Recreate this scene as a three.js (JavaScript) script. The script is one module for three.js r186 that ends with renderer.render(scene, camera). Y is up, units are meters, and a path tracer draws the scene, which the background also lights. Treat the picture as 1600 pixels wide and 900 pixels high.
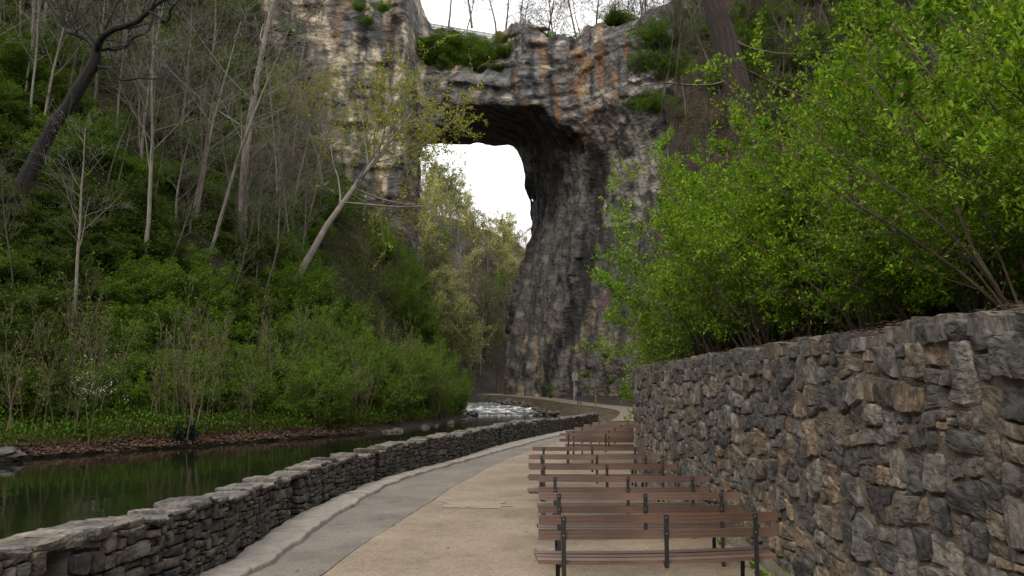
import * as THREE from 'three';
import { mergeGeometries, toCreasedNormals } from 'three/addons/utils/BufferGeometryUtils.js';
import { RoundedBoxGeometry } from 'three/addons/geometries/RoundedBoxGeometry.js';
import { createNoise3D } from 'simplex-noise';

// ---------------------------------------------------------------- camera, sky, sun, exposure
const scene = new THREE.Scene();
const EYE = 2.1, FOC = 1300, PITCH = Math.atan(156 / FOC);
const camera = new THREE.PerspectiveCamera(2 * Math.atan(450 / FOC) * 180 / Math.PI, 16 / 9, 0.1, 2000);
camera.position.set(0, EYE, 0);
camera.rotation.set(PITCH, 0, 0);
const renderer = new THREE.WebGLRenderer({ antialias: true });
renderer.toneMapping = THREE.LinearToneMapping;
renderer.toneMappingExposure = 1.52;
renderer.shadowMap.enabled = true;
{
  const W = 128, Hh = 64, d = new Float32Array(W * Hh * 4);
  for (let j = 0; j < Hh; j++) for (let i = 0; i < W; i++) {
    const up = Math.sin(((j + 0.5) / Hh - 0.5) * Math.PI), k = (j * W + i) * 4;
    const L = up > 0 ? 1.05 + 0.4 * up : 0.25;
    d[k] = L * 1.0; d[k + 1] = L * 0.985; d[k + 2] = L * 0.99; d[k + 3] = 1;
  }
  const sky = new THREE.DataTexture(d, W, Hh, THREE.RGBAFormat, THREE.FloatType);
  sky.mapping = THREE.EquirectangularReflectionMapping; sky.magFilter = THREE.LinearFilter; sky.needsUpdate = true;
  scene.background = sky; scene.environment = sky;
}
const sun = new THREE.DirectionalLight(0xfff1dc, 1.3);
sun.position.set(-55, 120, 60); sun.target.position.set(0, 10, -60);
sun.castShadow = true; sun.shadow.radius = 30; sun.shadow.mapSize.set(2048, 2048);
Object.assign(sun.shadow.camera, { left: -140, right: 140, top: 140, bottom: -140, near: 1, far: 420 });
scene.add(sun, sun.target);

// ---------------------------------------------------------------- helpers
const rand = (s) => () => { s |= 0; s = s + 0x6D2B79F5 | 0; let t = Math.imul(s ^ s >>> 15, 1 | s); t = t + Math.imul(t ^ t >>> 7, 61 | t) ^ t; return ((t ^ t >>> 14) >>> 0) / 4294967296; };
const n3 = createNoise3D(rand(7));
const fbm = (x, y, z, o = 3) => { let a = 0, w = 0.5, s = 0; for (let i = 0; i < o; i++) { a += w * n3(x, y, z); s += w; x *= 2.03; y *= 2.03; z *= 2.03; w *= 0.5; } return a / s; };
const clamp = (v, a = 0, b = 1) => Math.min(b, Math.max(a, v));
const mix = (a, b, t) => a + (b - a) * t;
const smooth = (a, b, v) => { const t = clamp((v - a) / (b - a)); return t * t * (3 - 2 * t); };
const V = (x, y, z) => new THREE.Vector3(x, y, z);
function table(...p) {           // smooth curve through [x, y] points
  const n = p.length, m = p.map((q, i) => i === 0 ? (p[1][1] - q[1]) / (p[1][0] - q[0]) : i === n - 1 ? (q[1] - p[i - 1][1]) / (q[0] - p[i - 1][0]) : (p[i + 1][1] - p[i - 1][1]) / (p[i + 1][0] - p[i - 1][0]));
  return (x) => {
    if (x <= p[0][0]) return p[0][1]; if (x >= p[n - 1][0]) return p[n - 1][1];
    let i = 0; while (x > p[i + 1][0]) i++;
    const h = p[i + 1][0] - p[i][0], t = (x - p[i][0]) / h, t2 = t * t, t3 = t2 * t;
    return (2 * t3 - 3 * t2 + 1) * p[i][1] + (t3 - 2 * t2 + t) * h * m[i] + (3 * t2 - 2 * t3) * p[i + 1][1] + (t3 - t2) * h * m[i + 1];
  };
}
const lin = (p) => (x) => { if (x <= p[0][0]) return p[0][1]; for (let i = 1; i < p.length; i++) if (x <= p[i][0]) return mix(p[i - 1][1], p[i][1], (x - p[i - 1][0]) / (p[i][0] - p[i - 1][0])); return p[p.length - 1][1]; };
const sP = Math.sin(PITCH), cP = Math.cos(PITCH);
function ray(px, py) { const u = (px - 800) / FOC, v = (450 - py) / FOC; return V(u, sP + v * cP, -cP + v * sP); }
function at(px, py, D) { const r = ray(px, py); return V(0, EYE, 0).addScaledVector(r, -D / r.z); }   // a point D metres ahead
const names = {};
function numbered(n) { const k = names[n] = (names[n] ?? -1) + 1; return k ? n + '_' + String(k).padStart(3, '0') : n; }
function tag(o, label, category, group, kind) { o.userData = { ...o.userData, label, category }; if (group) o.userData.group = group; if (kind) o.userData.kind = kind; return o; }
function structure(name, geo, mat) { const m = new THREE.Mesh(geo, mat); m.name = numbered(name); m.userData.kind = 'structure'; scene.add(m); return m; }
function thing(name, label, category, pos = [0, 0, 0], turn = 0, group) { const g = new THREE.Group(); g.name = numbered(name); g.position.set(...pos); g.rotation.y = turn; tag(g, label, category, group); scene.add(g); return g; }
function part(name, geo, mat, parent, kind) { const m = new THREE.Mesh(geo, mat); m.name = name; if (kind) m.userData.kind = kind; parent.add(m); return m; }
function copyOf(o, label, group, name) { const c = o.clone(); c.name = numbered(name ?? o.name.replace(/_\d+$/, '')); if (label) c.userData.label = label; if (group) c.userData.group = group; scene.add(c); return c; }

class MB {                        // collects triangles with colours and uv
  constructor() { this.p = []; this.c = []; this.u = []; this.i = []; }
  get n() { return this.p.length / 3; }
  v(x, y, z, c, u = 0, w = 0) { this.p.push(x, y, z); if (c) this.c.push(c[0], c[1], c[2]); this.u.push(u, w); return this.n - 1; }
  t(a, b, c) { this.i.push(a, b, c); }
  q(a, b, c, d) { this.i.push(a, b, c, a, c, d); }
  geo(normals = true) {
    const g = new THREE.BufferGeometry();
    g.setAttribute('position', new THREE.Float32BufferAttribute(this.p, 3));
    g.setAttribute('uv', new THREE.Float32BufferAttribute(this.u, 2));
    if (this.c.length) g.setAttribute('color', new THREE.Float32BufferAttribute(this.c, 3));
    g.setIndex(this.i); if (normals) g.computeVertexNormals(); return g;
  }
  tube(pts, radii, sides, c) {    // tapered tube along points
    let prev = null, len = 0, hold = null;
    for (let k = 0; k < pts.length; k++) {
      const d = pts[Math.min(k + 1, pts.length - 1)].clone().sub(pts[Math.max(k - 1, 0)]).normalize();
      const a = hold ? hold.clone().addScaledVector(d, -hold.dot(d)).normalize() : (Math.abs(d.y) > 0.9 ? V(1, 0, 0) : V(0, 1, 0)).cross(d).normalize(), b = d.clone().cross(a); hold = a;
      if (k) len += pts[k].distanceTo(pts[k - 1]);
      const row = [];
      for (let s = 0; s <= sides; s++) {
        const t = s / sides * Math.PI * 2, r = radii[k], x = Math.cos(t) * r, y = Math.sin(t) * r;
        row.push(this.v(pts[k].x + a.x * x + b.x * y, pts[k].y + a.y * x + b.y * y, pts[k].z + a.z * x + b.z * y, c, s / sides * Math.max(1, Math.round(radii[0] * 5)), len * 0.4));
      }
      if (prev) for (let s = 0; s < sides; s++) this.q(prev[s], prev[s + 1], row[s + 1], row[s]);
      prev = row;
    }
  }
}
// periodic noise textures
function lattice(seed, N) { const r = rand(seed), a = new Float32Array(N * N).map(() => r()); return (x, y) => { const xi = Math.floor(x), yi = Math.floor(y), fx = x - xi, fy = y - yi, u = fx * fx * (3 - 2 * fx), v = fy * fy * (3 - 2 * fy), g = (i, j) => a[((j % N) + N) % N * N + ((i % N) + N) % N]; return mix(mix(g(xi, yi), g(xi + 1, yi), u), mix(g(xi, yi + 1), g(xi + 1, yi + 1), u), v); }; }
function pf(seed, base, oct, sx = 1, sy = 1) { const L = []; for (let o = 0; o < oct; o++) L.push(lattice(seed + o * 31, base << o)); return (u, v) => { let a = 0, w = 0.5, s = 0; for (let o = 0; o < oct; o++) { const k = base << o; a += w * L[o](u * k * sx, v * k * sy); s += w; w *= 0.55; } return a / s; }; }
function tex(size, fn, color = true, w = size) {
  const d = new Uint8Array(w * size * 4);
  for (let j = 0; j < size; j++) for (let i = 0; i < w; i++) { const c = fn(i / w, j / size), k = (j * w + i) * 4; for (let q = 0; q < 3; q++) d[k + q] = clamp(Array.isArray(c) ? c[q] : c) * 255; d[k + 3] = 255; }
  const t = new THREE.DataTexture(d, w, size); t.wrapS = t.wrapT = THREE.RepeatWrapping; t.magFilter = THREE.LinearFilter; t.minFilter = THREE.LinearMipmapLinearFilter; t.generateMipmaps = true;
  if (color) t.colorSpace = THREE.SRGBColorSpace; t.needsUpdate = true; return t;
}
const rockN = pf(11, 6, 6), rockB = pf(12, 4, 5, 1, 3), rockC = pf(13, 24, 3);
const rockH = (u, v) => { const w = 0.12 * rockN(v, u), s = Math.abs(rockB(u + w, v + w) - 0.5) * 2; return clamp(0.55 * rockN(u, v) + 0.35 * Math.pow(s, 0.6) + 0.15 * rockC(u, v)); };
const rockMap = tex(512, (u, v) => { const h = rockH(u, v), l = smooth(0.62, 0.75, rockC(u, v) * 0.5 + rockN(v, u) * 0.5); const b = 0.26 + 1.1 * h; return [b + 0.06 * l, b + 0.05 * l, b + 0.02 * l]; });
const rockBump = tex(512, rockH, false);
const conA = pf(21, 3, 5), conB = pf(22, 128, 2), conC = pf(23, 10, 4);
const concreteMap = tex(1024, (u, v) => { const a = conA(u, v), f = conB(u, v), s = smooth(0.52, 0.7, conC(u, v)); const b = 0.76 + 0.14 * (a - 0.5) + 0.3 * (f - 0.5) - 0.05 * s; return [b, b * 0.985, b * 0.965]; });
const concreteBump = tex(512, (u, v) => 0.5 * conB(u, v) + 0.5 * conC(u, v), false);
const barkA = pf(31, 6, 4, 4, 1);
const barkBump = tex(256, (u, v) => Math.pow(Math.abs(barkA(u, v) - 0.5) * 2, 0.7), false);
const barkMap = tex(256, (u, v) => { const b = 0.62 + 0.6 * (barkA(u, v) - 0.4); return [b, b * 0.98, b * 0.95]; });
const woodA = pf(41, 3, 4, 1, 14), woodB = pf(42, 4, 4);
const woodMap = tex(512, (u, v) => { const g = woodA(u, v), b = 0.68 + 0.5 * (g - 0.5) + 0.2 * (woodB(u, v) - 0.5); return [b, b * 0.96, b * 0.93]; });
const woodBump = tex(512, (u, v) => woodA(u, v), false);
const litA = pf(51, 40, 3), litB = pf(52, 5, 4);
const litterMap = tex(512, (u, v) => { const a = litA(u, v), b = litB(u, v), k = 0.5 + 0.9 * (a - 0.5) + 0.4 * (b - 0.5); return [k, k * (0.86 + 0.1 * b), k * 0.74]; });
const litterBump = tex(512, (u, v) => litA(u, v), false);
const watA = pf(61, 5, 4, 1, 1);
const waterBump = tex(512, (u, v) => watA(u, v), false);

const M = {};
const std = (o) => new THREE.MeshStandardMaterial({ side: THREE.DoubleSide, ...o });
const lc = (r, g, b) => new THREE.Color().setRGB(r, g, b);
M.rock = std({ vertexColors: true, map: rockMap, bumpMap: rockBump, bumpScale: 0.05, roughness: 0.86 });
M.cliff = std({ vertexColors: true, map: rockMap.clone(), bumpMap: rockBump.clone(), bumpScale: 0.55, roughness: 0.85 });
for (const t of [M.cliff.map, M.cliff.bumpMap]) { t.repeat.set(0.11, 0.11); t.needsUpdate = true; }
M.mortar = std({ color: lc(0.19, 0.165, 0.13), map: concreteMap, bumpMap: rockBump, bumpScale: 0.03, roughness: 0.95 });
M.core = std({ color: lc(0.17, 0.155, 0.135), map: rockMap, bumpMap: rockBump, bumpScale: 0.02, roughness: 0.95 });
M.asphalt = std({ vertexColors: true, map: concreteMap.clone(), bumpMap: concreteBump, bumpScale: 0.006, roughness: 0.88 });
M.concrete = std({ vertexColors: true, map: concreteMap, bumpMap: concreteBump, bumpScale: 0.004, roughness: 0.82 });
M.kerb = std({ vertexColors: true, map: concreteMap, bumpMap: rockBump, bumpScale: 0.012, roughness: 0.85 });
M.soil = std({ vertexColors: true, map: litterMap, bumpMap: litterBump, bumpScale: 0.05, roughness: 1 });
M.water = std({ color: lc(0.006, 0.008, 0.004), roughness: 0.06, bumpMap: waterBump, bumpScale: 0.012 });
M.foam = std({ vertexColors: true, roughness: 0.35, bumpMap: waterBump, bumpScale: 0.03 });
M.iron = std({ color: lc(0.01, 0.01, 0.011), roughness: 0.55 });
M.bolt = std({ color: lc(0.12, 0.12, 0.125), roughness: 0.4, metalness: 0.8 });
const slatMat = (c, rough) => std({ color: lc(...c), map: woodMap, bumpMap: woodBump, bumpScale: 0.002, roughness: rough });
M.slats = [[0.19, 0.12, 0.092], [0.235, 0.155, 0.122], [0.155, 0.1, 0.078], [0.28, 0.195, 0.158], [0.205, 0.142, 0.116]].map((c) => slatMat(c, 0.33));
const barkMat = (r, g, b, s = 0.02) => std({ color: lc(r, g, b), map: barkMap, bumpMap: barkBump, bumpScale: s, roughness: 0.95 });
M.barkPale = barkMat(0.42, 0.39, 0.36); M.barkGrey = barkMat(0.22, 0.195, 0.175); M.barkDark = barkMat(0.025, 0.022, 0.02, 0.05); M.barkTan = barkMat(0.29, 0.23, 0.16); M.barkPine = barkMat(0.085, 0.065, 0.055, 0.06);
M.leaf = new THREE.MeshPhysicalMaterial({ side: THREE.DoubleSide, vertexColors: true, roughness: 0.9, specularIntensity: 0.12, transmission: 0.4, thickness: 0 });
M.flat = std({ vertexColors: true, roughness: 1 });

// ---------------------------------------------------------------- the lie of the land (D = metres ahead = -z)
const WATER = -1.0;
const leftToe = table([-60, -24], [0, -23], [25, -22.5], [37, -21], [48, -14.8], [61, -8.2], [82, -4.6], [100, -6], [115, -9], [130, -14], [155, -15.5], [175, -9], [200, 4], [230, 22], [300, 60]);
const wallX = table([-10, -5.2], [4, -4.1], [6.3, -3.9], [9.5, -3.58], [14, -3.65], [19.4, -3.1], [24.4, -1.85], [31, -0.5], [38, 1.5], [46, 3.9], [51, 5.2]);
const kerbIn = table([-10, -4.4], [4, -3.3], [9.3, -2.95], [14.7, -2.88], [19.1, -2.55], [23.3, -1.6], [30.3, 0.22], [36, 1.75], [42, 3.5]);
const jointX = table([-10, -3.2], [4, -2.5], [9.3, -2.2], [14.07, -1.73], [20.7, -0.9], [27, 0.25], [34, 2], [42, 4.4]);
const rightToe = table([-60, 4], [0, 3.2], [21, 3.14], [22.4, 3.5], [24, 5], [26.5, 7.2], [32, 8.6], [45, 9.6], [60, 12], [75, 13.6], [88, 13.8], [97, 14.4], [106, 15.6], [115, 17.5], [125, 19], [170, 20]);
const prof = {
  A: lin([[0, -1.5], [0.6, -0.95], [1.4, -0.6], [5, 0.3], [9, 3.2], [60, 54], [120, 84]]),
  B: lin([[0, -1.5], [0.6, -0.9], [3, -0.1], [7, 2.4], [14, 12], [60, 62], [120, 86]]),
  C: lin([[0, -1.5], [1.5, 0.4], [3, 6], [6, 16], [10, 20.5], [20, 33], [34, 64], [52, 82], [120, 98]]),
  E: lin([[0, -1.5], [3, 0], [10, 8], [30, 34], [60, 56], [120, 70]]),
};
function leftH(D, s) {
  const b = smooth(48, 68, D), c = smooth(80, 97, D), e = smooth(150, 178, D);
  let y = mix(mix(mix(prof.A(s), prof.B(s), b), prof.C(s), c), prof.E(s), e);
  const x = leftToe(D) - s, k = smooth(1, 9, s);
  return y + k * (1.6 * fbm(x * 0.07, 3, D * 0.07, 3) + 0.5 * fbm(x * 0.3, 9, D * 0.3, 2)) + 0.08 * n3(x * 0.8, 1, D * 0.8);
}
const lh = (D, s) => V(leftToe(D) - s, leftH(D, s), -D);
const rprof = {
  A: lin([[0, 2.5], [0.5, 2.62], [2, 2.9], [6, 5], [20, 19], [70, 62], [120, 80]]),
  B: lin([[0, -0.1], [0.8, 1.6], [4, 5], [15, 18], [60, 62], [120, 80]]),
  C: lin([[0, -0.1], [2, 13], [5, 33], [8, 50], [12, 56], [22, 60], [60, 78], [120, 92]]),
};
function rightH(D, s) {
  const b = smooth(21, 25, D), c = smooth(84, 100, D);
  const y = mix(mix(rprof.A(s), rprof.B(s), b), rprof.C(s), c), x = rightToe(D) + s, k = smooth(1, 8, s);
  return y + k * (1.6 * fbm(x * 0.07, 30, D * 0.07, 3) + 0.5 * fbm(x * 0.3, 39, D * 0.3, 2)) + 0.05 * n3(x, 1, D);
}
const rh = (D, s) => V(rightToe(D) + s, rightH(D, s), -D);
function hitLeft(px, py) { for (let D = 24; D < 300; D += 0.4) { const p = at(px, py, D), s = leftToe(D) - p.x; if (s > 0 && p.y <= leftH(D, s)) return p; } return at(px, py, 120); }
function hitRight(px, py) { for (let D = 6; D < 140; D += 0.4) { const p = at(px, py, D), s = p.x - rightToe(D); if (s > 0 && p.y <= rightH(D, s)) return p; } return at(px, py, 60); }

// path height: level near, rising a little towards the arch
const pathY = lin([[0, 0], [60, 0], [95, 0.15], [120, 0.5], [140, 0.85], [170, 1]]);
const pathL = table([38, 1.9], [46, 4.4], [52, 5.8], [62, 7.8], [75, 9.4], [88, 8.8], [97, 7.2], [108, 5.6], [120, 3.6], [132, 0.4], [145, -3.2], [160, -6]);
const pathR = table([38, 8.9], [46, 9.6], [60, 11.8], [75, 12.8], [88, 12.2], [97, 10.6], [108, 9], [120, 7.2], [132, 4.4], [145, 0.8], [160, -1.5]);
const creekR = table([38, 1.2], [46, 3.3], [60, 4.2], [80, 5], [103, 3.6], [112, 1.5], [120, -1], [132, -3.2], [145, -6], [160, -8.5]);

function grid(us, vs, fn) {       // fn(u, v) -> [x, y, z, colour, uv]
  const b = new MB();
  us.forEach((u, i) => vs.forEach((v, j) => { const [x, y, z, c, tu, tv] = fn(u, v, i, j); b.v(x, y, z, c, tu, tv); if (i && j) { const w = vs.length, a = i * w + j; b.q(a - w - 1, a - 1, a, a - w); } }));
  return b.geo();
}
const seq = (a, b, n) => Array.from({ length: n + 1 }, (_, i) => mix(a, b, i / n));
const hillColour = (x, y, z, steep) => {
  const r = smooth(0.9, 1.7, steep + 0.5 * fbm(x * 0.15, y * 0.15, z * 0.15, 2)), g = smooth(-0.1, 0.5, fbm(x * 0.12 + 9, y * 0.12, z * 0.12, 3)), n = 0.75 + 0.5 * Math.abs(n3(x * 0.9, y * 0.3, z * 0.9));
  const litter = [mix(0.1, 0.05, g) * n, mix(0.07, 0.075, g) * n, mix(0.042, 0.022, g) * n], o = smooth(0.25, 0.6, fbm(x * 0.2, y * 0.07, z * 0.2 + 40, 2));
  const rock = [mix(0.13, 0.2, o) * n, mix(0.12, 0.12, o) * n, mix(0.11, 0.06, o) * n];
  return litter.map((v, k) => mix(v, rock[k], r));
};
function hill(name, H, X, us, vs, side) {
  structure(name, grid(us, vs, (D, s) => {
    const y = H(D, s), x = X(D) + side * s, st = Math.abs(H(D, s + 0.8) - H(D, Math.max(0, s - 0.8))) / 1.6;
    const bump = st > 1.2 ? 1 : 0.3, dx = bump * 0.9 * fbm(x * 0.25, y * 0.18, D * 0.25, 4), dz = bump * 0.9 * fbm(x * 0.25 + 50, y * 0.18, D * 0.25, 4), k = smooth(0.5, 3, s);
    if (s === vs[0]) return [x - side * 0.02, -1.6, -D, [0.05, 0.045, 0.035], D / 2.5, x / 2.5];
    return [x + dx * k, y, -D + dz * k, hillColour(x, y, D, st), D / 2.5 + y * 0.2, (x + y) / 2.5];
  }), M.soil);
}
const sS = []; { let s = 0, d = 0.35; while (s < 120) { sS.push(s); s += d; d = Math.min(3, d * 1.06); } }
hill('hillside', leftH, leftToe, [...seq(-60, 24, 14), ...seq(25, 165, 160), ...seq(168, 300, 44)], sS, -1);
const sR = sS.map((s) => s + 0.28);
hill('hillside', rightH, rightToe, [...seq(-60, 0, 10), ...seq(0.6, 130, 190), ...seq(134, 170, 10)], sR, 1);
{ // the creek bed and all the low ground, one sheet
  const g = new THREE.PlaneGeometry(1600, 1600, 2, 2); g.rotateX(-Math.PI / 2); g.translate(0, -1.7, -200);
  g.setAttribute('color', new THREE.Float32BufferAttribute(new Float32Array(27).fill(0.05), 3));
  const uv = g.attributes.uv; for (let i = 0; i < uv.count; i++) uv.setXY(i, uv.getX(i) * 500, uv.getY(i) * 500);
  structure('ground', g, M.soil);
}
structure('creek_water', grid(seq(-60, 170, 60), seq(0, 1, 12), (D, t) => {
  const x = mix(leftToe(D) - 3, D < 44 ? wallX(D) - 0.1 : creekR(D) + 2.5, t); return [x, WATER, -D, null, x / 5, D / 9];
}), M.water);
// near ground under the paving, the paving itself
const tone = (base, x, D, a = 0.12) => { const n = fbm(x * 0.7, 5, D * 0.5, 3), m = smooth(0.15, 0.5, fbm(x * 0.25 + 20, 8, D * 0.2, 4)); return base.map((v) => v * (1 + a * n) * (1 - 0.14 * m)); };
structure('path_base', grid(seq(-10, 64, 120), seq(0, 1, 6), (D, t) => { const x = mix(D < 50 ? wallX(D) - 0.2 : pathL(D) - 0.6, rightToe(D) + 1.4, t); return [x, -0.035, -D, [0.13, 0.115, 0.095], x / 2.5, D / 2.5]; }), M.soil);
const wob = (D, k) => 0.012 * n3(D * 2.1, k, 0) + 0.03 * n3(D * 0.35, k, 4);
structure('asphalt_walk', grid(seq(-10, 42, 260), seq(0, 1, 10), (D, t) => { const x = mix(kerbIn(D) - 0.2, jointX(D) - 0.009 + wob(D, 2), t); return [x, 0.004 * n3(x, 1, D) - 0.004, -D, tone([0.215, 0.192, 0.168], x, D, 0.25), x / 2.2, D / 2.2]; }), M.asphalt);
structure('concrete_path', grid(seq(-10, 60, 300), seq(0, 1, 16), (D, t) => {
  const l = D < 42 ? jointX(D) + 0.009 + wob(D, 2) : pathL(D), r = Math.min(rightToe(D) - 0.02, D < 20 ? 4 : 14), x = mix(l, r, t);
  return [x, 0.004 * n3(x * 0.7, 2, D * 0.7), -D, tone([0.325, 0.262, 0.188], x, D, 0.22), x / 2.7, D / 2.7];
}), M.concrete);
structure('footpath', grid(seq(58, 160, 120), seq(0, 1, 6), (D, t) => { const x = mix(pathL(D), pathR(D), t); return [x, pathY(D) + 0.02, -D, tone([0.27, 0.22, 0.165], x, D), x / 2.7, D / 2.7]; }), M.concrete);
structure('creek_bank', grid(seq(44, 160, 140), seq(0, 1, 14), (D, t) => {
  const x = mix(creekR(D) - 1.2, pathL(D) + 0.2, t), top = pathY(D) - 0.03, k = smooth(0.05, 0.75, t);
  const y = mix(-1.5, top, k) + 0.35 * Math.sin(Math.PI * clamp(t)) * fbm(x * 0.6, 2, D * 0.6, 3), g = smooth(-0.2, 0.4, fbm(x * 0.3, 7, D * 0.3));
  return [x, y, -D, [mix(0.19, 0.1, g), mix(0.15, 0.12, g), mix(0.1, 0.05, g)], x / 2.5, D / 2.5];
}), M.soil);
{ // pale repaired patch in the concrete
  const b = new MB(), c = at(742, 782, 15.5), N = 60; b.v(c.x, 0.009, -15.4, [0.39, 0.33, 0.255], 0, 0);
  for (let i = 0; i <= N; i++) { const a = i / N * Math.PI * 2, r = 1 + 0.6 * fbm(Math.cos(a) * 1.7, Math.sin(a) * 1.7, 3, 3); b.v(c.x + Math.cos(a) * 0.62 * r, 0.009, -15.4 + Math.sin(a) * 0.5 * r, [0.37, 0.31, 0.235], Math.cos(a) * 0.3, Math.sin(a) * 0.3); if (i) b.t(0, i + 1, i); }
  structure('concrete_patch', b.geo(), M.concrete);
}
structure('verge', grid(seq(56, 128, 90), seq(0, 1, 8), (D, t) => { const x = mix(pathR(D) - 0.3, rightToe(D) + 1.5, t); return [x, pathY(D) - 0.02 + 0.5 * smooth(0.05, 0.6, t) * (0.5 + fbm(x * 0.5, 1, D * 0.5, 3)), -D, [0.085, 0.075, 0.055], x / 2.5, D / 2.5]; }), M.soil);
// white water where the creek drops over stones
structure('rapids', grid(seq(99, 124, 80), seq(0, 1, 60), (D, t) => {
  const x = mix(leftToe(D) + 0.2, creekR(D) + 0.6, t), k = smooth(100, 121, D);
  const f = smooth(0.16, 0.42, fbm(x * 0.55, 3, D * 0.5, 4) + 0.2 * Math.sin(D * 1.4 + 2 * n3(x * 0.2, 0, 2)) + 0.12), e = smooth(100, 103, D) * (1 - smooth(111, 116, D)) * smooth(0.04, 0.16, t), w = f * e;
  return [x, WATER + 0.012 + 0.9 * k + 0.3 * f * fbm(x * 1.1, 5, D * 1.1, 3), -D, [mix(0.02, 0.74, w), mix(0.024, 0.75, w), mix(0.016, 0.76, w)], x / 3, D / 3];
}), M.foam);

// ---------------------------------------------------------------- surface from a distance field
function surfaceNets(f, lo, hi, h) {
  const nx = Math.ceil((hi[0] - lo[0]) / h) + 1, ny = Math.ceil((hi[1] - lo[1]) / h) + 1, nz = Math.ceil((hi[2] - lo[2]) / h) + 1;
  const F = new Float32Array(nx * ny * nz), id = new Int32Array(nx * ny * nz).fill(-1), at3 = (i, j, k) => (k * ny + j) * nx + i;
  for (let k = 0; k < nz; k++) for (let j = 0; j < ny; j++) for (let i = 0; i < nx; i++) F[at3(i, j, k)] = f(lo[0] + i * h, lo[1] + j * h, lo[2] + k * h);
  const P = [], I = [], E = [[0, 1], [2, 3], [4, 5], [6, 7], [0, 2], [1, 3], [4, 6], [5, 7], [0, 4], [1, 5], [2, 6], [3, 7]], c = new Float32Array(8);
  for (let k = 0; k < nz - 1; k++) for (let j = 0; j < ny - 1; j++) for (let i = 0; i < nx - 1; i++) {
    let neg = 0; for (let q = 0; q < 8; q++) { c[q] = F[at3(i + (q & 1), j + (q >> 1 & 1), k + (q >> 2))]; if (c[q] < 0) neg++; }
    if (!neg || neg === 8) continue;
    let x = 0, y = 0, z = 0, m = 0;
    for (const [a, b] of E) if ((c[a] < 0) !== (c[b] < 0)) { const t = c[a] / (c[a] - c[b]); x += mix(a & 1, b & 1, t); y += mix(a >> 1 & 1, b >> 1 & 1, t); z += mix(a >> 2, b >> 2, t); m++; }
    id[at3(i, j, k)] = P.length / 3; P.push(lo[0] + (i + x / m) * h, lo[1] + (j + y / m) * h, lo[2] + (k + z / m) * h);
  }
  const quad = (a, b, d, e, flip) => { if (a < 0 || b < 0 || d < 0 || e < 0) return; flip ? I.push(a, d, b, b, d, e) : I.push(a, b, d, b, e, d); };
  for (let k = 1; k < nz - 1; k++) for (let j = 1; j < ny - 1; j++) for (let i = 1; i < nx - 1; i++) {
    const s = F[at3(i, j, k)] < 0;
    if (s !== F[at3(i + 1, j, k)] < 0) quad(id[at3(i, j - 1, k - 1)], id[at3(i, j, k - 1)], id[at3(i, j - 1, k)], id[at3(i, j, k)], !s);
    if (s !== F[at3(i, j + 1, k)] < 0) quad(id[at3(i - 1, j, k - 1)], id[at3(i, j, k - 1)], id[at3(i - 1, j, k)], id[at3(i, j, k)], s);
    if (s !== F[at3(i, j, k + 1)] < 0) quad(id[at3(i - 1, j - 1, k)], id[at3(i, j - 1, k)], id[at3(i - 1, j, k)], id[at3(i, j, k)], !s);
  }
  return { P, I };
}

// ---------------------------------------------------------------- the rock arch
const xFront = table([-3, 6.8], [3, 7.3], [12, 10.4], [28, 13.8], [37, 14.6], [42, 11], [45, 8], [50, 7]);
const xBack = table([-3, -1.9], [7, -1.6], [16, -0.4], [24, 1.6], [33, 3.7], [40, 2.9], [46, 1.5]);
const xRight = (y, D) => mix(xFront(y), xBack(y), Math.pow(clamp((D - 124) / 28), 0.85)) + Math.max(0, 124 - D) * 1.1;
const archTop = lin([[-42, 76], [-16.2, 72], [-15.2, 67], [-13, 66], [-6, 63.2], [0, 60.5], [5, 58.8], [8, 57.6], [10.3, 56.6], [11.3, 58.2], [18, 57], [22, 57], [34, 62]]);
const bedEdge = []; { const r = rand(88); let y = -4; while (y < 80) { bedEdge.push([y, r() * 2 - 1, r() * 100]); y += 0.7 + 2.6 * r() * r(); } }
const bedAt = (y) => { let a = 0, b = bedEdge.length - 1; while (b - a > 1) { const m = a + b >> 1; bedEdge[m][0] <= y ? a = m : b = m; } return bedEdge[a]; };
const smin = (a, b, k) => { const h = clamp(0.5 + 0.5 * (b - a) / k); return mix(b, a, h) - k * h * (1 - h); };
const smax = (a, b, k) => -smin(-a, -b, k);
function frontD(x, y) {
  let f = 127 + 0.06 * Math.max(0, 50 - y);
  f = mix(119.5, f, smooth(-16.6, -13.8, x));                              // the left abutment stands forward
  if (x > -15.5 && x < 2) f += Math.max(0, y - 50.5) * 0.95 * (1 - smooth(-6, 4, x));  // leafy bank set back
  const right = x - Math.max(8.4, xFront(y)); if (right > 0) f -= Math.min(16, right * 1.05);
  return f;
}
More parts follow.
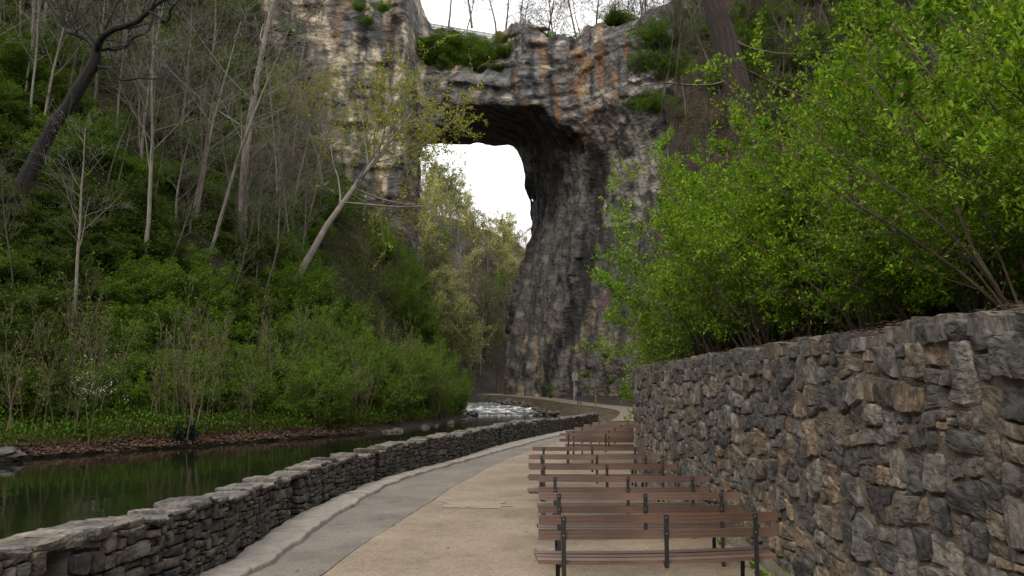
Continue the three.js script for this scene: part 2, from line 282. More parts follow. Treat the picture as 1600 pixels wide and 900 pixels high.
function archField(x, y, z) {
  const D = -z;
  let solid = Math.max(frontD(x, y) - D, D - 153, y - archTop(x) - (x < -16 ? 0 : (D - 127) * 0.02));
  const roof = 46.6 + 0.05 * (D - 130) - 5 * smooth(-9, -14.5, x) * (1 - smooth(128, 146, D)) - 1.1 * smooth(4, 10, x);
  const left = -14.6 - 0.1 * Math.max(0, D - 122);
  const hole = smax(smax(left - x, x - xRight(y, D), 3), y - roof, 3.5);
  let d = smax(solid, -hole, 0.5);
  if (Math.abs(d) < 4) {
    const inner = smooth(1.5, -0.5, hole), span = smooth(41, 46, y);
    const bed = bedAt(y + 1.1 * n3(x * 0.05, 0, z * 0.05)), jn = n3(x * 0.17, bed[2], z * 0.17), block = bed[1] * 0.6 + 0.6 * Math.sign(jn) * Math.abs(jn) ** 0.3;
    const strat = (x < -14 ? 0.42 : 0.68) * block + 0.8 * fbm(x * 0.1, y * 0.12, z * 0.1, 3) + 0.3 * fbm(x * 0.7, y * 0.9, z * 0.7, 3);
    const q = x * 0.55 + z * 0.4, flute = 1.2 * fbm(q * 0.35, y * 0.05, z * 0.1, 3) + 0.55 * (1 - 2 * Math.abs(fbm(q * 0.6, y * 0.13 + 0.2 * q, 5, 2))) + 0.25 * fbm(x * 0.8, y * 0.55, z * 0.8, 3) + 0.12 * block;
    if (hole < 1.5 && y > 43 && x < 9) { d += 0.5 * fbm(x * 0.2, y * 0.2, z * 0.2, 3); return d; }
    if (y < 42) d += 1.7 * Math.exp(-(((x - xFront(y) + 1.2) / 1.3) ** 2)) * smooth(118, 121, D) * smooth(134, 129, D);   // crevice
    d += mix(flute, strat, Math.max(span, x < -14 ? 0.9 : 0));
  }
  return d;
}
{
  const A = thing('rock_arch', 'towering natural limestone arch spanning the gorge above the creek', 'rock arch', [0, 0, -127]);
  const { P, I } = surfaceNets(archField, [-42, -3, -155], [33, 68, -106], 0.37);
  const b = new MB(); b.p = P; b.i = I;
  for (let k = 0; k < P.length; k += 3) {
    const x = P[k], y = P[k + 1], z = P[k + 2], D = -z; P[k + 2] += 127;
    const h = x + 0.8 * z, nb = 0.8 + 0.35 * fbm(x * 0.5, y * 0.5, z * 0.5, 3) + 0.2 * n3(x * 1.3, y * 1.1, z * 1.3);
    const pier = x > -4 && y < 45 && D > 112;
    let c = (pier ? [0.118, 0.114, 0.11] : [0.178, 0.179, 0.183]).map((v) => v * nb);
    const put = (col, t) => { c = c.map((v, q) => mix(v, col[q] * nb, clamp(t))); };
    put([0.22, 0.19, 0.16], 0.45 * smooth(0, 0.5, fbm(x * 0.09, y * 0.05, z * 0.09 + 7, 3)));
    const streak = fbm(h * 0.42 + 0.15 * n3(x * 0.1, y * 0.12, 1), y * 0.035, 3, 4);
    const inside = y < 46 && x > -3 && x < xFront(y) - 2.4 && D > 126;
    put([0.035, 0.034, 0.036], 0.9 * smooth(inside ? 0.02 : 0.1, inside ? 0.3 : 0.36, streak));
    if (inside) put([0.21, 0.195, 0.178], 0.5 * smooth(0, 0.35, fbm(h * 0.2, y * 0.08, 61, 3)));  // paler blotches on the inner wall: light put into the rock colour
    const face = smooth(frontD(x, y) + 3.5, frontD(x, y) + 1, D);
    if (y > 40 && x > -14 && x < 17) {
      put([0.36, 0.18, 0.08], face * 0.8 * smooth(0.16, 0.42, fbm(x * 0.4 + 4, y * 0.06, 11, 3) + 0.18 * fbm(x, y * 0.8, z, 3)));
      put([0.55, 0.47, 0.36], face * smooth(0.34, 0.52, fbm(x * 0.22, y * 0.42, 21, 3)));
    }
    if (x > 7 && x < 13 && y > 40 && y < 55) put([0.36, 0.2, 0.09], 0.8 * smooth(1.5, 0.5, Math.abs(x - 11.2 + (y - 44) * 0.06 + 1.2 * n3(y * 0.2, 1, 1))));
    if (x > xFront(y) - 0.5 && x > 8 && y > 27 && y < 47) put([0.46, 0.43, 0.39], 0.85 * smooth(-0.2, 0.1, fbm(x * 0.25, y * 0.3, z * 0.25, 3)));
    if (x < -14) {
      put([0.28, 0.18, 0.105], 0.75 * smooth(0, 0.36, fbm(x * 0.25, y * 0.06, 15, 3)));
      put([0.62, 0.53, 0.4], smooth(0.08, 0.26, fbm(x * 0.3 + 8, y * 0.09, 19, 3) + 0.15 * fbm(x, y, z, 2)));
      put([0.05, 0.05, 0.052], 0.8 * smooth(0.15, 0.4, fbm(x * 0.4 + 30, y * 0.05, 9, 3)));
    }
    // wet black seep lines down the pier
    if (y < 43 && D > 114 && D < 136) put([0.014, 0.014, 0.015], 0.95 * smooth(1.9, 0.9, Math.abs(x - xFront(y) + 1.2 + 1.3 * n3(y * 0.1, 4, 1))) * smooth(-0.3, 0.12, fbm(h * 0.5, y * 0.07, 31, 3) + 0.12));
    if (y < 16 && D > 122) put([0.3, 0.235, 0.17], 0.8 * smooth(0.05, 0.3, fbm(h * 0.16, y * 0.12, 44, 2)) * smooth(16, 9, y + 3 * n3(h * 0.2, 2, 2)));
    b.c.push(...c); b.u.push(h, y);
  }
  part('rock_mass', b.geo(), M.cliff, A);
}

// ---------------------------------------------------------------- stone walls
function track(fx, D0, D1, side, extra = []) {      // a wall's foot line: arc length -> point and outward normal
  const pts = seq(D0, D1, Math.ceil((D1 - D0) / 0.1)).map((D) => V(fx(D), 0, -D)).concat(extra), L = [0];
  for (let i = 1; i < pts.length; i++) L.push(L[i - 1] + pts[i].distanceTo(pts[i - 1]));
  const tan = (i) => pts[Math.min(i + 1, pts.length - 1)].clone().sub(pts[Math.max(0, i - 1)]).normalize();
  return { len: L[L.length - 1], at(s) {
    let a = 0, b = L.length - 1; while (b - a > 1) { const m = a + b >> 1; L[m] <= s ? a = m : b = m; }
    const t = (s - L[a]) / (L[b] - L[a]), p = pts[a].clone().lerp(pts[b], t), d = tan(a).lerp(tan(b), clamp(t)).normalize();
    return { p, n: V(-side * d.z, 0, side * d.x) };
  } };
}
function rubble(x0, x1, y0, y1, r, target, aspect, out) {
  const w = x1 - x0, h = y1 - y0;
  if (w * h < target(r) && w < h * aspect * 2.1 && h < w * 1.5) { out.push([x0, x1, y0, y1]); return out; }
  const k = 0.34 + 0.32 * r();
  if (w > h * aspect * (0.7 + 0.6 * r())) { const m = x0 + w * k; rubble(x0, m, y0, y1, r, target, aspect, out); rubble(m, x1, y0, y1, r, target, aspect, out); }
  else { const m = y0 + h * k; rubble(x0, x1, y0, m, r, target, aspect, out); rubble(x0, x1, m, y1, r, target, aspect, out); }
  return out;
}
function outline([x0, x1, y0, y1], r, warp) {       // a roughly squared stone with knocked-off corners
  const w = x1 - x0, h = y1 - y0, m = Math.min(w, h), j = () => m * 0.085 * r(), c = [[x0 + j(), y0 + j()], [x1 - j(), y0 + j()], [x1 - j(), y1 - j()], [x0 + j(), y1 - j()]], o = [];
  for (let k = 0; k < 4; k++) {
    const a = c[k], b = c[(k + 1) % 4], l = Math.hypot(b[0] - a[0], b[1] - a[1]), e0 = Math.min(0.4, m * (0.05 + 0.2 * r()) / l), e1 = 1 - Math.min(0.4, m * (0.05 + 0.2 * r()) / l), n = l > 0.22 ? 3 : 2;
    for (let q = 0; q <= n; q++) { const t = mix(e0, e1, q / n); o.push([mix(a[0], b[0], t) + (q % n ? (r() - 0.5) * m * 0.09 : 0), mix(a[1], b[1], t) + (q % n ? (r() - 0.5) * m * 0.09 : 0)]); }
  }
  return o.map((p) => warp(p));
}
function stoneGeo(poly, place, r, { gap, depth, back, col, N = 13, rough = 1 }) {
  let cx = 0, cy = 0; for (const p of poly) { cx += p[0] / poly.length; cy += p[1] / poly.length; }
  const o = poly, sd = r() * 100; N = poly.length; const xs = poly.map((p) => p[0]), ys = poly.map((p) => p[1]), size = Math.min(Math.max(...xs) - Math.min(...xs), Math.max(...ys) - Math.min(...ys));
  const b = new MB(), tx = (r() - 0.5) * 0.26 * rough, ty = (r() - 0.5) * 0.26 * rough, rot = r() < 0.3 ? 1 : 0, du = r() * 5, ring = (k, z) => o.map(([x, y]) => {
    const d = Math.hypot(x - cx, y - cy) || 1, g = 1 - gap / d, q = Math.max(0.1, g) * k * (1 + 0.04 * rough * n3(x * 7 + sd, y * 7, z * 9)), X = cx + (x - cx) * q, Y = cy + (y - cy) * q;
    const Z = z < -0.01 ? z : z + (z > depth * 0.3 ? tx * (X - cx) + ty * (Y - cy) + rough * 0.06 * size * n3(X * 8 + sd, Y * 8, 2) : 0), w = place(X, Y, Z), n = 0.82 + 0.3 * n3(X * 9 + sd, Y * 9, 7);
    const U = X + (X - cx) / d * (depth - Z) * 1.2, W = Y + (Y - cy) / d * (depth - Z) * 1.2; return b.v(w.x, w.y, w.z, col.map((c) => c * n), rot ? W + du : U + du, rot ? U : W);
  });
  const R = [ring(1, -back), ring(1, depth * 0.6), ring(0.93, depth * 0.95), ring(0.55, depth * 1.03)];
  for (let k = 0; k < 3; k++) for (let i = 0; i < N; i++) { const j = (i + 1) % N; b.q(R[k][i], R[k][j], R[k + 1][j], R[k + 1][i]); }
  const w = place(cx, cy, depth * 1.1 + 0.03 * rough * size * (r() - 0.5)), m = b.v(w.x, w.y, w.z, col, rot ? cy + du : cx + du, rot ? cx : cy);
  for (let i = 0; i < N; i++) b.t(R[3][i], R[3][(i + 1) % N], m);
  const g = toCreasedNormals(b.geo(false), 0.5); return g;
}
function placeStones(list, root, name, most) {       // the largest in view one by one, the rest as one part
  for (const s of list) { const p = s.mid.clone().sub(camera.position), d = -p.z; s.size = d > 0.5 && Math.abs(p.x / d) < 0.66 && Math.abs(p.y / d) < 0.6 ? s.area * s.face / (d * d) : 0; }
  list.sort((a, b) => b.size - a.size);
  list.slice(0, most).forEach((s, i) => { const m = part(i ? name + '_' + String(i).padStart(3, '0') : name, s.geo, s.mat, root); });
  const rest = list.slice(most); if (rest.length) part('small_' + name + 's', mergeGeometries(rest.map((s) => s.geo)), rest[0].mat, root, 'stuff');
}
const stoneTones = [[0.155, 0.142, 0.128], [0.118, 0.112, 0.108], [0.205, 0.182, 0.155], [0.175, 0.143, 0.108], [0.092, 0.088, 0.086], [0.235, 0.175, 0.12], [0.23, 0.21, 0.188], [0.135, 0.118, 0.098], [0.26, 0.19, 0.122]];
{ // the tall retaining wall beside the benches
  const arc = []; for (let k = 1; k <= 30; k++) { const a = k / 30 * 1.75; arc.push(V(3.14 + 2.3 * (1 - Math.cos(a)), 0, -21.2 - 2.3 * Math.sin(a))); }
  for (let k = 1; k < 26; k++) arc.push(arc[29].clone().add(V(0.13 * k, 0, 0.02 * k)));
  const T = track(() => 3.14, 3.2, 21.2, -1, arc), root = thing('retaining_wall', 'tall mortared rubble stone retaining wall beside the row of benches', 'wall', [3.14, 0, -3.2]), base = root.position.clone();
  const place = (s, y, o) => { const f = T.at(s); return f.p.addScaledVector(f.n, o).sub(base).setY(y); };
  const topY = (s) => 2.44 + 0.05 * n3(s * 0.5, 0, 9);
  const r = rand(5);
  const warp = ([x, y]) => [x + 0.07 * n3(x * 1.1, y * 1.6, 3), y + 0.085 * n3(x * 0.9, y * 1.5, 8) * smooth(0, 0.3, y) * smooth(2.46, 2.1, y)];
  const cells = []; for (let a = 0; a < T.len; a += 2.4) rubble(a, Math.min(T.len, a + 2.4), 0, 2.46, r, (q) => 0.022 + 0.26 * q() ** 1.35, 1.25, cells);
  for (let k = 0; k < cells.length; k++) cells[k] = outline(cells[k], r, warp);
  const list = [];
  cells.forEach((poly) => {
    if (!poly) return; let cx = 0, cy = 0, A = 0; poly.forEach((p, i) => { const q = poly[(i + 1) % poly.length]; cx += p[0] / poly.length; cy += p[1] / poly.length; A += (p[0] * q[1] - q[0] * p[1]) / 2; });
    A = Math.abs(A); if (A < 0.002) return; const f = T.at(cx), big = Math.sqrt(A);
    const low = smooth(1.1, 0.2, cy + 0.4 * n3(cx * 0.4, 1, 1));
    let c = stoneTones[Math.floor(r() * (r() < 0.75 ? 5 : 9))]; if (r() < low * 0.45) c = stoneTones[r() < 0.5 ? 3 : 5];
    const br = 0.75 + 0.65 * r(); c = c.map((v) => v * br);
    const geo = stoneGeo(poly, place, r, { gap: 0.003 + 0.01 * r(), depth: 0.02 + 0.042 * r() * Math.min(1.3, big / 0.2), back: 0.06, col: c });
    list.push({ geo, area: A, face: Math.abs(f.p.x - 0) / Math.hypot(f.p.x, f.p.z) + 0.1, mid: f.p.clone().setY(cy), mat: M.rock });
  });
  // dark flat coping slabs
  let s = 0; while (s < T.len - 0.2) {
    const w = 0.2 + 0.6 * r() * r(), h = 0.1 + 0.13 * r(), y0 = 2.43, e = Math.min(T.len, s + w), poly = [[s, y0], [mix(s, e, 0.3), y0 - 0.02 * r()], [mix(s, e, 0.65), y0 - 0.02 * r()], [e, y0 + 0.02 * r()], [e - 0.03 * r(), y0 + h], [mix(s, e, 0.75), y0 + h + 0.02 * (r() - 0.3)], [mix(s, e, 0.5), y0 + h + 0.03 * (r() - 0.3)], [mix(s, e, 0.25), y0 + h + 0.02 * (r() - 0.5)], [s + 0.04 * r(), y0 + h * (0.8 + 0.3 * r())]];
    const br = 0.75 + 0.5 * r(), c = stoneTones[[0, 1, 4, 7, 3][Math.floor(r() * 5)]].map((v) => v * br), f = T.at((s + e) / 2);
    list.push({ geo: stoneGeo(poly, place, r, { gap: 0.004, depth: 0.012 + 0.045 * r(), back: 0.5, col: c, rough: 1.6 }), area: w * h, face: 0.6, mid: f.p.clone().setY(2.4), mat: M.rock });
    s = e;
  }
  placeStones(list, root, 'stone', 300);
  // mortar body
  const us = seq(0, T.len, 420);
  part('mortar', grid(us, [...seq(-0.1, 2.46, 60), 2.47, 2.48], (u, v) => { const o = v > 2.465 ? (v > 2.475 ? -0.5 : -0.02) : 0.008 + 0.03 * fbm(u * 5, v * 5, 4, 3), w = place(u, Math.min(v, 2.46), o); return [w.x, w.y, w.z, null, u / 1.3, v / 1.3]; }), M.mortar, root);
  part('footing', grid(us, [-0.05, 0.06, 0.08, 0.081], (u, v, i, j) => { const w = place(u, Math.min(0.07, v) + 0.02 * n3(u * 2, 1, 3), [0.2, 0.17, 0.13, 0][j] + 0.03 * n3(u * 1.3, 0, 0)); return [w.x, w.y, w.z, null, u / 1.3, j * 0.1]; }), M.mortar, root);
}
{ // the low wall along the creek
  const T = track(wallX, 3, 51, 1), root = thing('low_wall', 'low drystone wall with flat capstones curving along the creek', 'wall', [wallX(3), 0, -3]), base = root.position.clone();
  const place = (s, y, o) => { const f = T.at(s); return f.p.addScaledVector(f.n, o).sub(base).setY(y); };
  const sOf = (D) => { let lo = 0, hi = T.len; for (let k = 0; k < 40; k++) { const m = (lo + hi) / 2; -T.at(m).p.z < D ? lo = m : hi = m; } return lo; };
  const slots = [7.15, 14.1, 19.3, 31].map(sOf), slotAt = (s, w = 0.15) => slots.some((q) => Math.abs(s - q) < w);
  const r = rand(17), list = [];
  const topAt = (s) => 0.66 + 0.06 * n3(Math.floor(s / 1.7) * 3.3, 0, 1) + 0.03 * n3(s * 0.6, 4, 1) + 0.12 * smooth(12, 4, s) - 0.14 * smooth(30, 46, s);
  const cells = [];
  let a = 0; const cuts = [...slots.map((q) => [q - 0.18, q + 0.2]), [T.len, T.len]].sort((p, q) => p[0] - q[0]);
  for (const [e, nx] of cuts) {
    const sites = rubble(a, e, -0.03, 0.82, r, (q) => 0.008 + 0.1 * q() ** 1.6, 1.9, []);
    for (const q of sites) cells.push(outline(q, r, ([x, y]) => [x, Math.min(topAt(x) + 0.01, (y * topAt(x) / 0.78) + 0.03 * n3(x * 1.3, y * 2, 6))]));
    a = nx;
  }
  for (const poly of cells) {
    let cx = 0, cy = 0, A = 0; poly.forEach((p, i) => { const q = poly[(i + 1) % poly.length]; cx += p[0] / poly.length; cy += p[1] / poly.length; A += (p[0] * q[1] - q[0] * p[1]) / 2; });
    A = Math.abs(A); if (A < 0.003) continue; const f = T.at(cx), br = 0.6 + 0.4 * r(), c = stoneTones[[0, 3, 3, 4, 7, 2, 3, 7][Math.floor(r() * 8)]].map((v) => v * br);
    list.push({ geo: stoneGeo(poly, place, r, { gap: 0.005 + 0.008 * r(), depth: 0.02 + 0.06 * r(), back: 0.12, col: c, N: 11 }), area: A, face: 0.6, mid: f.p.clone().setY(cy), mat: M.rock });
  }
  // capstones: irregular flat slabs across the top
  let s = 0; while (s < T.len - 0.2) {
    const w = 0.2 + 0.7 * r() * r(), e = Math.min(T.len, s + w), t0 = topAt((s + e) / 2) + 0.05 * (r() - 0.5), h = 0.035 + 0.09 * r() * r(), N = 16, b = new MB(), tilt = (r() - 0.5) * 0.16, br = 0.7 + 0.45 * r(), c = stoneTones[[2, 6, 3, 0, 3][Math.floor(r() * 5)]].map((v) => v * br), sd = r() * 50, out = 0.1 * (r() - 0.4), mid = (s + e) / 2;
    const ring = (k, y, dark) => Array.from({ length: N }, (_, i) => { const q = (i + 0.5) / N * Math.PI * 2, cxx = Math.sign(Math.cos(q)) * Math.abs(Math.cos(q)) ** 0.38, cyy = Math.sign(Math.sin(q)) * Math.abs(Math.sin(q)) ** 0.38, n = 1 + 0.16 * n3(cxx * 1.7 + sd, cyy * 1.7, y * 4), S = mid + cxx * (e - s) / 2 * k * n * 1.02, O = -0.19 + out + cyy * 0.25 * k * n; const wv = place(clamp(S, 0, T.len), y + tilt * (S - mid) + 0.016 * n3(S * 7, O * 7, sd), O), nn = 0.8 + 0.35 * n3(S * 8, O * 8, sd); return b.v(wv.x, wv.y, wv.z, c.map((v) => v * nn * dark), S + cxx * (t0 + h - y), O + cyy * (t0 + h - y)); });
    const R = [ring(0.9, t0 - 0.02, 1), ring(1, t0 + h * 0.3, 1), ring(0.98, t0 + h * 0.8, 1), ring(0.95, t0 + h, 1), ring(0.5, t0 + h * 1.04, 1)];
    for (let k = 0; k < 4; k++) for (let i = 0; i < N; i++) { const j = (i + 1) % N; b.q(R[k][i], R[k + 1][i], R[k + 1][j], R[k][j]); }
    for (const q of [R[4], R[0]]) for (let i = 1; i < N - 1; i++) b.t(q[0], q[i], q[i + 1]);
    const f = T.at(mid); list.push({ geo: toCreasedNormals(b.geo(false), 0.45), area: w * 0.25, face: 0.8, mid: f.p.clone().setY(t0), mat: M.rock, cap: 1 });
    s = e + (r() < 0.15 ? 0.05 : -0.01);
  }
  placeStones(list, root, 'stone', 300);
  const us = []; for (let u = 0; u <= T.len; u += 0.06) us.push(u);
  part('core', grid(us, seq(0, 1, 9), (u, t, i, j) => { const sl = slotAt(u, 0.21), h = topAt(u) - 0.03, pts = [[sl ? -0.37 : -0.035, -0.05], [sl ? -0.37 : -0.035, h * 0.3], [sl ? -0.37 : -0.035, h * 0.7], [sl ? -0.37 : -0.035, h], [-0.2, h], [-0.4, h], [-0.42, h * 0.5], [-0.43, 0], [-0.45, -0.8], [-0.5, -1.8]][j], w = place(u, pts[1], pts[0]); return [w.x, w.y, w.z, null, u, j * 0.2]; }), M.core, root);
}
{ // pale uneven kerb between the wall and the asphalt
  const root = thing('kerb', 'pale uneven concrete kerb at the foot of the low creek wall', 'kerb', [kerbIn(3), 0, -3]), base = root.position.clone(), r = rand(23);
  let D = 3; while (D < 41) {
    const len = 1.1 + 1.8 * r(), e = Math.min(41, D + len), br = 0.93 + 0.12 * r(), c = [0.4, 0.37, 0.325].map((v) => v * br), dy = 0.006 * r(), sh = 0.012 * (r() - 0.5), tw = 0;
    const us = seq(D + 0.002, e - 0.002, 16), g = grid(us, [0, 1, 2, 3, 4, 5, 6], (u, v, i) => {
      const wide = Math.max(0.2, kerbIn(u) - wallX(u) - 0.16), edge = kerbIn(u) + sh + tw * (i / 16 - 0.5) + 0.06 * n3(u * 0.7, 0, 5) + 0.018 * n3(u * 4, 0, 5), o = [0, 0, 0.05, 0.3, 0.7, 0.96, 1][v], endR = i === 0 || i === 16 ? 0.97 : 1;
      const y = [-0.03, 0.035, 0.055, 0.065, 0.06, 0.05, -0.02][v] * (v > 0 && v < 6 ? endR : 1) + (v > 0 && v < 6 ? dy + 0.013 * n3(u * 3, o * 3, 8) : 0), x = edge - wide * o - (v === 0 ? -0.012 : 0);
      const n = 0.85 + 0.25 * fbm(u * 3, x * 5, 3, 2); return [x - base.x, y, -u - base.z, c.map((q) => q * n), u, x];
    });
    part('kerb_stone', g, M.kerb, root); D = e;
  }
}

// ---------------------------------------------------------------- benches
const bar = (a, b, w, d) => { const g = new RoundedBoxGeometry(w, a.distanceTo(b), d, 1, 0.004); g.applyQuaternion(new THREE.Quaternion().setFromUnitVectors(V(0, 1, 0), b.clone().sub(a).normalize())); g.translate((a.x + b.x) / 2, (a.y + b.y) / 2, (a.z + b.z) / 2); return g; };
function sagGeo(w, h, d, sag) { const g = new THREE.BoxGeometry(w, h, d, 16, 1, 1), p = g.attributes.position, uv = g.attributes.uv, nn = g.attributes.normal; for (let i = 0; i < p.count; i++) { const x = p.getX(i), flat = Math.abs(nn.getY(i)) > 0.5; uv.setXY(i, x / 1.3, (flat ? p.getZ(i) : p.getY(i) + 0.3) / 0.5); p.setY(i, p.getY(i) - sag * (1 - (2 * x / w) ** 2)); } g.computeVertexNormals(); return g; }
function makeBench(seed, sag) {
  const r = rand(seed), B = thing('bench', 'slatted bench', 'bench'), L = 2.42;
  const put = (g, x, y, z, tilt, mats = M.slats) => { const m = part('slat', g, mats[Math.floor(r() * mats.length)], B); m.position.set(x, y, z); m.rotation.x = tilt; return m; };
  put(sagGeo(L, 0.085, 0.036, 0.004), 0.01 * (r() - 0.5), 0.81, -0.03, -0.09);
  put(sagGeo(L, 0.085, 0.036, 0.006), 0.02 * (r() - 0.5), 0.655, -0.05, -0.09);
  for (let k = 0; k < 3; k++) put(sagGeo(L, 0.038, 0.105, sag * (0.7 + 0.5 * r())), 0.02 * (r() - 0.5), 0.405 + 0.008 * k, -0.12 - 0.125 * k, 0.06);
  for (const x of [-0.97, 0.06, 0.97]) {
    const mid = Math.abs(x) < 0.5, f = part('frame', mergeGeometries([
      bar(V(x, mid ? 0.33 : 0, 0.012 - (mid ? 0.025 : 0)), V(x, 0.845, 0.0), 0.045, 0.012),
      bar(V(x, 0.375, -0.02), V(x, 0.395, -0.43), 0.04, 0.012),
      ...(mid ? [bar(V(x, 0.33, -0.01), V(x, 0.38, -0.16), 0.03, 0.012)] : [bar(V(x, 0, -0.4), V(x, 0.39, -0.37), 0.045, 0.012), bar(V(x, 0.14, 0), V(x, 0.15, -0.385), 0.03, 0.01)]),
    ]), M.iron, B);
    for (const y of [0.812, 0.657]) { const g = new THREE.SphereGeometry(0.011, 8, 5); g.scale(1, 1, 0.6); g.translate(x, y, 0.012); part('bolt', g, M.bolt, f); }
  }
  return B;
}
{
  const kinds = [makeBench(1, 0.022), makeBench(2, 0.006), makeBench(3, 0.004)];
  const order = ['first', 'second', 'third', 'fourth', 'fifth', 'sixth'];
  const spots = [[842, 1210, 8.45, 0.1], [842, 1150, 10.13, 0.045], [841, 1101, 12, 0.02], [827, 1053, 13.8, 0.03], [826, 1025, 15.76, 0.0], [832, 1006, 17.9, 0.0], [874, 0, 23.3, 0], [883, 0, 24.7, -0.03], [897, 0, 26.6, -0.05], [911, 0, 28.6, -0.1], [925, 0, 30.4, -0.14], [939, 0, 32.2, -0.18]];
  spots.forEach(([a, b, D, turn], i) => {
    const x = b ? ((a + b) / 2 - 800) / FOC * D : (a - 800) / FOC * D + 1.2, o = i < 3 ? kinds[[0, 1, 2][i]] : copyOf(kinds[1 + i % 2]);
    o.position.set(x, 0.008, -D); o.rotation.y = turn + (i ? 0.025 * Math.sin(i * 5.3) : 0);
    const label = i === 0 ? 'brown slatted bench with bowed seat boards, turned askew at the row\'s open end' : i < 6 ? `brown slatted bench with black frame, ${order[i]} in the row from the bowed one` : `slatted bench in the far rows by the wall curve, ${order[i - 6]} after the wide gap`;
    tag(o, label, 'bench', i < 6 ? 'benches beside the stone wall' : 'benches in the far rows');
  });
}

// ---------------------------------------------------------------- plants
function leafAt(b, p, dir, up, len, wid, col) {       // a folded leaf: two faces meeting at the midrib
  const side = dir.clone().cross(up).normalize(), nrm = side.clone().cross(dir), m = p.clone().addScaledVector(dir, len * 0.45), e = p.clone().addScaledVector(dir, len), fold = wid * 0.25;
  const a = b.v(p.x, p.y, p.z, col), c = b.v(m.x + side.x * wid - nrm.x * fold, m.y + side.y * wid - nrm.y * fold, m.z + side.z * wid - nrm.z * fold, col), d = b.v(e.x, e.y, e.z, col), f = b.v(m.x - side.x * wid - nrm.x * fold, m.y - side.y * wid - nrm.y * fold, m.z - side.z * wid - nrm.z * fold, col);
  b.t(a, c, d); b.t(a, d, f);
}
// stems: [{ from, dir, len, r }]; kids per level; returns wood and foliage
function grow(seed, stems, o) {
  const r = rand(seed), wood = new MB(), leaf = new MB(), rv = () => V(r() - 0.5, r() - 0.5, r() - 0.5).multiplyScalar(2);
  const colour = () => { const c = o.colours[Math.floor(r() * o.colours.length)], k = 0.75 + 0.5 * r(); return c.map((v) => v * k); };
  const shoot = (from, dir, len, rad, lv) => {
    const n = lv === 0 ? (o.segs ?? 8) : Math.max(2, 5 - lv), pts = [from.clone()], radii = [rad], d = dir.clone().normalize(), tip = lv === 0 ? (o.tip ?? 0.25) : 0.3;
    for (let k = 1; k <= n; k++) { d.addScaledVector(rv(), (o.wobble ?? 0.12) * (lv ? 1.5 : 1)).addScaledVector(V(0, 1, 0), (o.rise?.[lv] ?? 0.05)).normalize(); pts.push(pts[k - 1].clone().addScaledVector(d, len / n)); radii.push(rad * mix(1, tip, k / n)); }
    const sides = lv === 0 ? (o.sides ?? 7) : lv === 1 ? 4 : 3;
    if (!(o.hideTwig && lv >= o.hideTwig)) wood.tube(pts, radii, sides);
    const pick = (t) => { const q = clamp(t) * n, i = Math.min(n - 1, Math.floor(q)); return [pts[i].clone().lerp(pts[i + 1], q - i), pts[i + 1].clone().sub(pts[i]).normalize(), mix(radii[i], radii[i + 1], q - i)]; };
    const K = o.kids[lv] ?? 0, k0 = lv === 0 ? (o.start ?? 0.3) : 0.15, count = Math.round(K * (0.75 + 0.5 * r()));
    for (let k = 0; k < count; k++) {
      const t = mix(k0, 1, (k + r()) / count), [p, dd, rr] = pick(t), side = rv().cross(dd).normalize(), a = (o.angle?.[lv] ?? 0.9) * (0.7 + 0.6 * r());
      const nd = dd.clone().multiplyScalar(Math.cos(a)).addScaledVector(side, Math.sin(a)), L = len * (o.ratio?.[lv] ?? 0.4) * (0.6 + 0.7 * r()) * (lv === 0 ? mix(1, o.topShort ?? 0.5, (t - k0) / (1 - k0)) : 1);
      shoot(p, nd, L, Math.max(o.minR ?? 0.004, rr * (o.thin ?? 0.45)), lv + 1);
    }
    if (o.leaves && lv >= (o.leafFrom ?? o.kids.length)) for (let k = 0; k < o.leaves; k++) {
      if (r() > (o.keep ?? 1)) continue;
      const [p, dd] = pick(0.15 + 0.85 * (k + r()) / o.leaves), q = rv().normalize(), dir2 = q.addScaledVector(dd, 0.7).addScaledVector(V(0, 1, 0), o.leafUp ?? 0.15).normalize(), up = rv().multiplyScalar(0.7).addScaledVector(V(0, 1, 0), 1).normalize(), s = o.leafSize * (0.6 + 0.7 * r());
      p.addScaledVector(rv(), o.scatter ?? 0); leafAt(leaf, p, dir2, up, s, s * (o.leafWide ?? 0.27), colour());
    }
  };
  for (const s of stems) shoot(s.from, s.dir, s.len, s.r, 0);
  return { wood: wood.geo(), leaf: leaf.n ? leaf.geo() : null };
}
function plant(name, parts, bark, label, category, group, woodName = 'trunk', leafName = 'crown') {
  const g = thing(name, label, category, [0, 0, 0], 0, group); part(woodName, parts.wood, bark, g); if (parts.leaf) part(leafName, parts.leaf, M.leaf, g, 'stuff'); return g;
}
const fan = (seed, n, h, spread, rad, low = 0.6) => { const r = rand(seed); return Array.from({ length: n }, (_, i) => { const a = i / n * 6.283 + r(), t = spread * (0.25 + 0.75 * r()); return { from: V(Math.cos(a) * 0.12 * r(), -0.15, Math.sin(a) * 0.12 * r()), dir: V(Math.cos(a) * t, 1, Math.sin(a) * t), len: h * (low + (1 - low) * r()), r: rad * (0.6 + 0.6 * r()) }; }); };
const BRIGHT = [[0.13, 0.25, 0.01], [0.17, 0.29, 0.012], [0.1, 0.2, 0.008], [0.22, 0.33, 0.018], [0.08, 0.16, 0.008]];
const GREEN = [[0.088, 0.178, 0.01], [0.11, 0.205, 0.01], [0.066, 0.138, 0.009], [0.14, 0.235, 0.014]];
const DARKG = [[0.05, 0.095, 0.01], [0.07, 0.11, 0.012], [0.038, 0.075, 0.008], [0.1, 0.125, 0.018]];
const YELLOW = [[0.36, 0.37, 0.12], [0.42, 0.42, 0.16], [0.3, 0.34, 0.1], [0.46, 0.43, 0.2]];
const OLIVE = [[0.1, 0.12, 0.03], [0.13, 0.14, 0.04], [0.08, 0.1, 0.025]];
